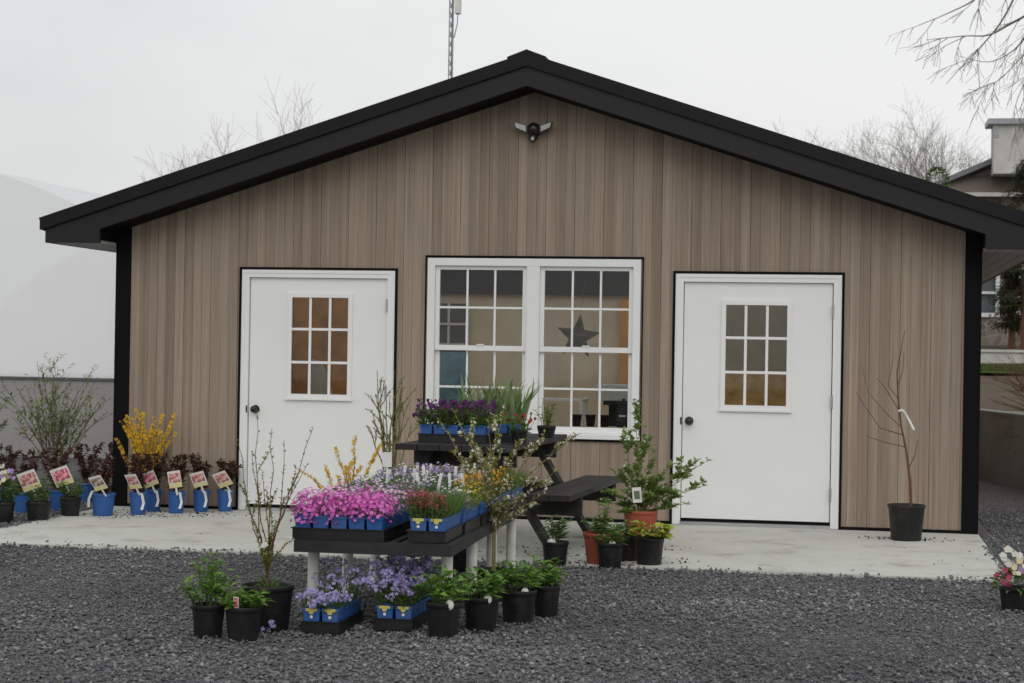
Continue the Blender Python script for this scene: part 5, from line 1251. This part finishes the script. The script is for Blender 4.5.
# evergreens before the house
def evergreen(x, y, z, h, r, seed, lab):
    q = random.Random(seed); e = empty('evergreen_tree', (x, y, z), lab, 'tree', 'evergreens before the stone house')
    t = MB(); t.tube([(0, 0, -.1), (.03, 0, h*.5), (0, 0, h)], [.09, .06, .02], 7); t.build('trunk', 'bark_red', e)
    c = MB(); br = MB()
    for i in range(150):
        zz = q.uniform(.22, 1); a = q.uniform(0, 6.3); rr = r*(1.05-zz*.75)*q.uniform(.35, 1.1); p = Vector((0, 0, zz*h)); tip = p+Vector((rr*math.cos(a), rr*math.sin(a), q.uniform(-.25, .15)*r)); 
        br.tube([p, tip], [.012, .004], 4)
        for k in range(26):
            pp = p.lerp(tip, q.uniform(.25, 1.05)); c.leaf(pp+Vector((q.uniform(-1, 1), q.uniform(-1, 1), q.uniform(-1, .6)))*.09, (math.cos(a)+q.uniform(-.8, .8), math.sin(a)+q.uniform(-.8, .8), q.uniform(-.8, .4)), q.uniform(.07, .16), .035, .3, q)
    br.build('branches', 'bark_red', e); c.build('crown', 'evergreen', e)
evergreen(6.35, 28.0, 1.6, 2.3, .55, 3, 'dark evergreen right of the corner trim in front of the stone wall')
evergreen(6.55, 27.2, 1.6, 4.25, 1.0, 4, 'tall brownish evergreen showing above the right eave')
p = W(937, 181, 20); 
e = empty('round_bush', (p.x, 20, 0.2), 'small green tree top showing just over the right roof slope', 'tree'); t = MB(); t.tube([(0, 0, -.2), (0, 0, p.z-.5)], .06, 7); t.build('trunk', 'bark_grey', e)
c = MB(); q = random.Random(6)
for i in range(500):
    a = q.uniform(0, 6.3); zz = q.uniform(-1, 1); k = math.sqrt(1-zz*zz)*q.uniform(.5, 1); c.leaf((.22*k*math.cos(a), .22*k*math.sin(a), p.z-.24+.27*zz), (math.cos(a), math.sin(a), zz), .08, .04, .2, q)
c.build('crown', 'leaf_mid', e)

# ------------------------------------------------------------------ sky, sun, view
SUN_EL, SUN_AZ = R(38), R(168)      # azimuth from +Y clockwise: behind and slightly right of the camera
world = bpy.data.worlds.new('World'); bpy.context.scene.world = world; world.use_nodes = True
nt = world.node_tree; nt.nodes.clear()
out = nt.nodes.new('ShaderNodeOutputWorld'); bgn = nt.nodes.new('ShaderNodeBackground'); bgn.inputs[1].default_value = .1
sky = nt.nodes.new('ShaderNodeTexSky'); sky.sky_type = 'NISHITA'; sky.sun_disc = False; sky.sun_elevation = SUN_EL; sky.sun_rotation = SUN_AZ; sky.dust_density = 4; sky.air_density = 1.5
tc = nt.nodes.new('ShaderNodeTexCoord')
cl = noise(nt, 1.6, 5, .55, tc.outputs['Generated'], mscale=(1, 1, 2.2))
sxy = nt.nodes.new('ShaderNodeSeparateXYZ'); nt.links.new(tc.outputs['Generated'], sxy.inputs[0])
ma = N(nt, 'ShaderNodeMath', operation='MULTIPLY_ADD'); nt.links.new(sxy.outputs[0], ma.inputs[0]); ma.inputs[1].default_value = .42; nt.links.new(cl, ma.inputs[2]); cl = ma.outputs[0]
ccol = ramp(nt, cl, [(.26, (.79, .795, .81)), (.44, (.93, .933, .94)), (.56, (1, 1, 1))])
vm = nt.nodes.new('ShaderNodeVectorMath'); vm.operation = 'SCALE'; vm.inputs['Scale'].default_value = 8.95; nt.links.new(ccol, vm.inputs[0])
mx = mixc(nt, .93, sky.outputs[0], vm.outputs[0])
nt.links.new(mx, bgn.inputs[0]); nt.links.new(bgn.outputs[0], out.inputs[0])
sd = bpy.data.lights.new('sun', 'SUN'); sd.energy = .62; sd.angle = R(45); sd.color = (1, .995, .975)
so_l = bpy.data.objects.new('sun', sd); C.objects.link(so_l)
dv = Vector((math.sin(SUN_AZ)*math.cos(SUN_EL), math.cos(SUN_AZ)*math.cos(SUN_EL), math.sin(SUN_EL)))
so_l.rotation_euler = dv.to_track_quat('Z', 'Y').to_euler()
sc = bpy.context.scene
sc.view_settings.view_transform = 'Standard'; sc.view_settings.look = 'None'; sc.view_settings.exposure = 0; sc.view_settings.gamma = 1
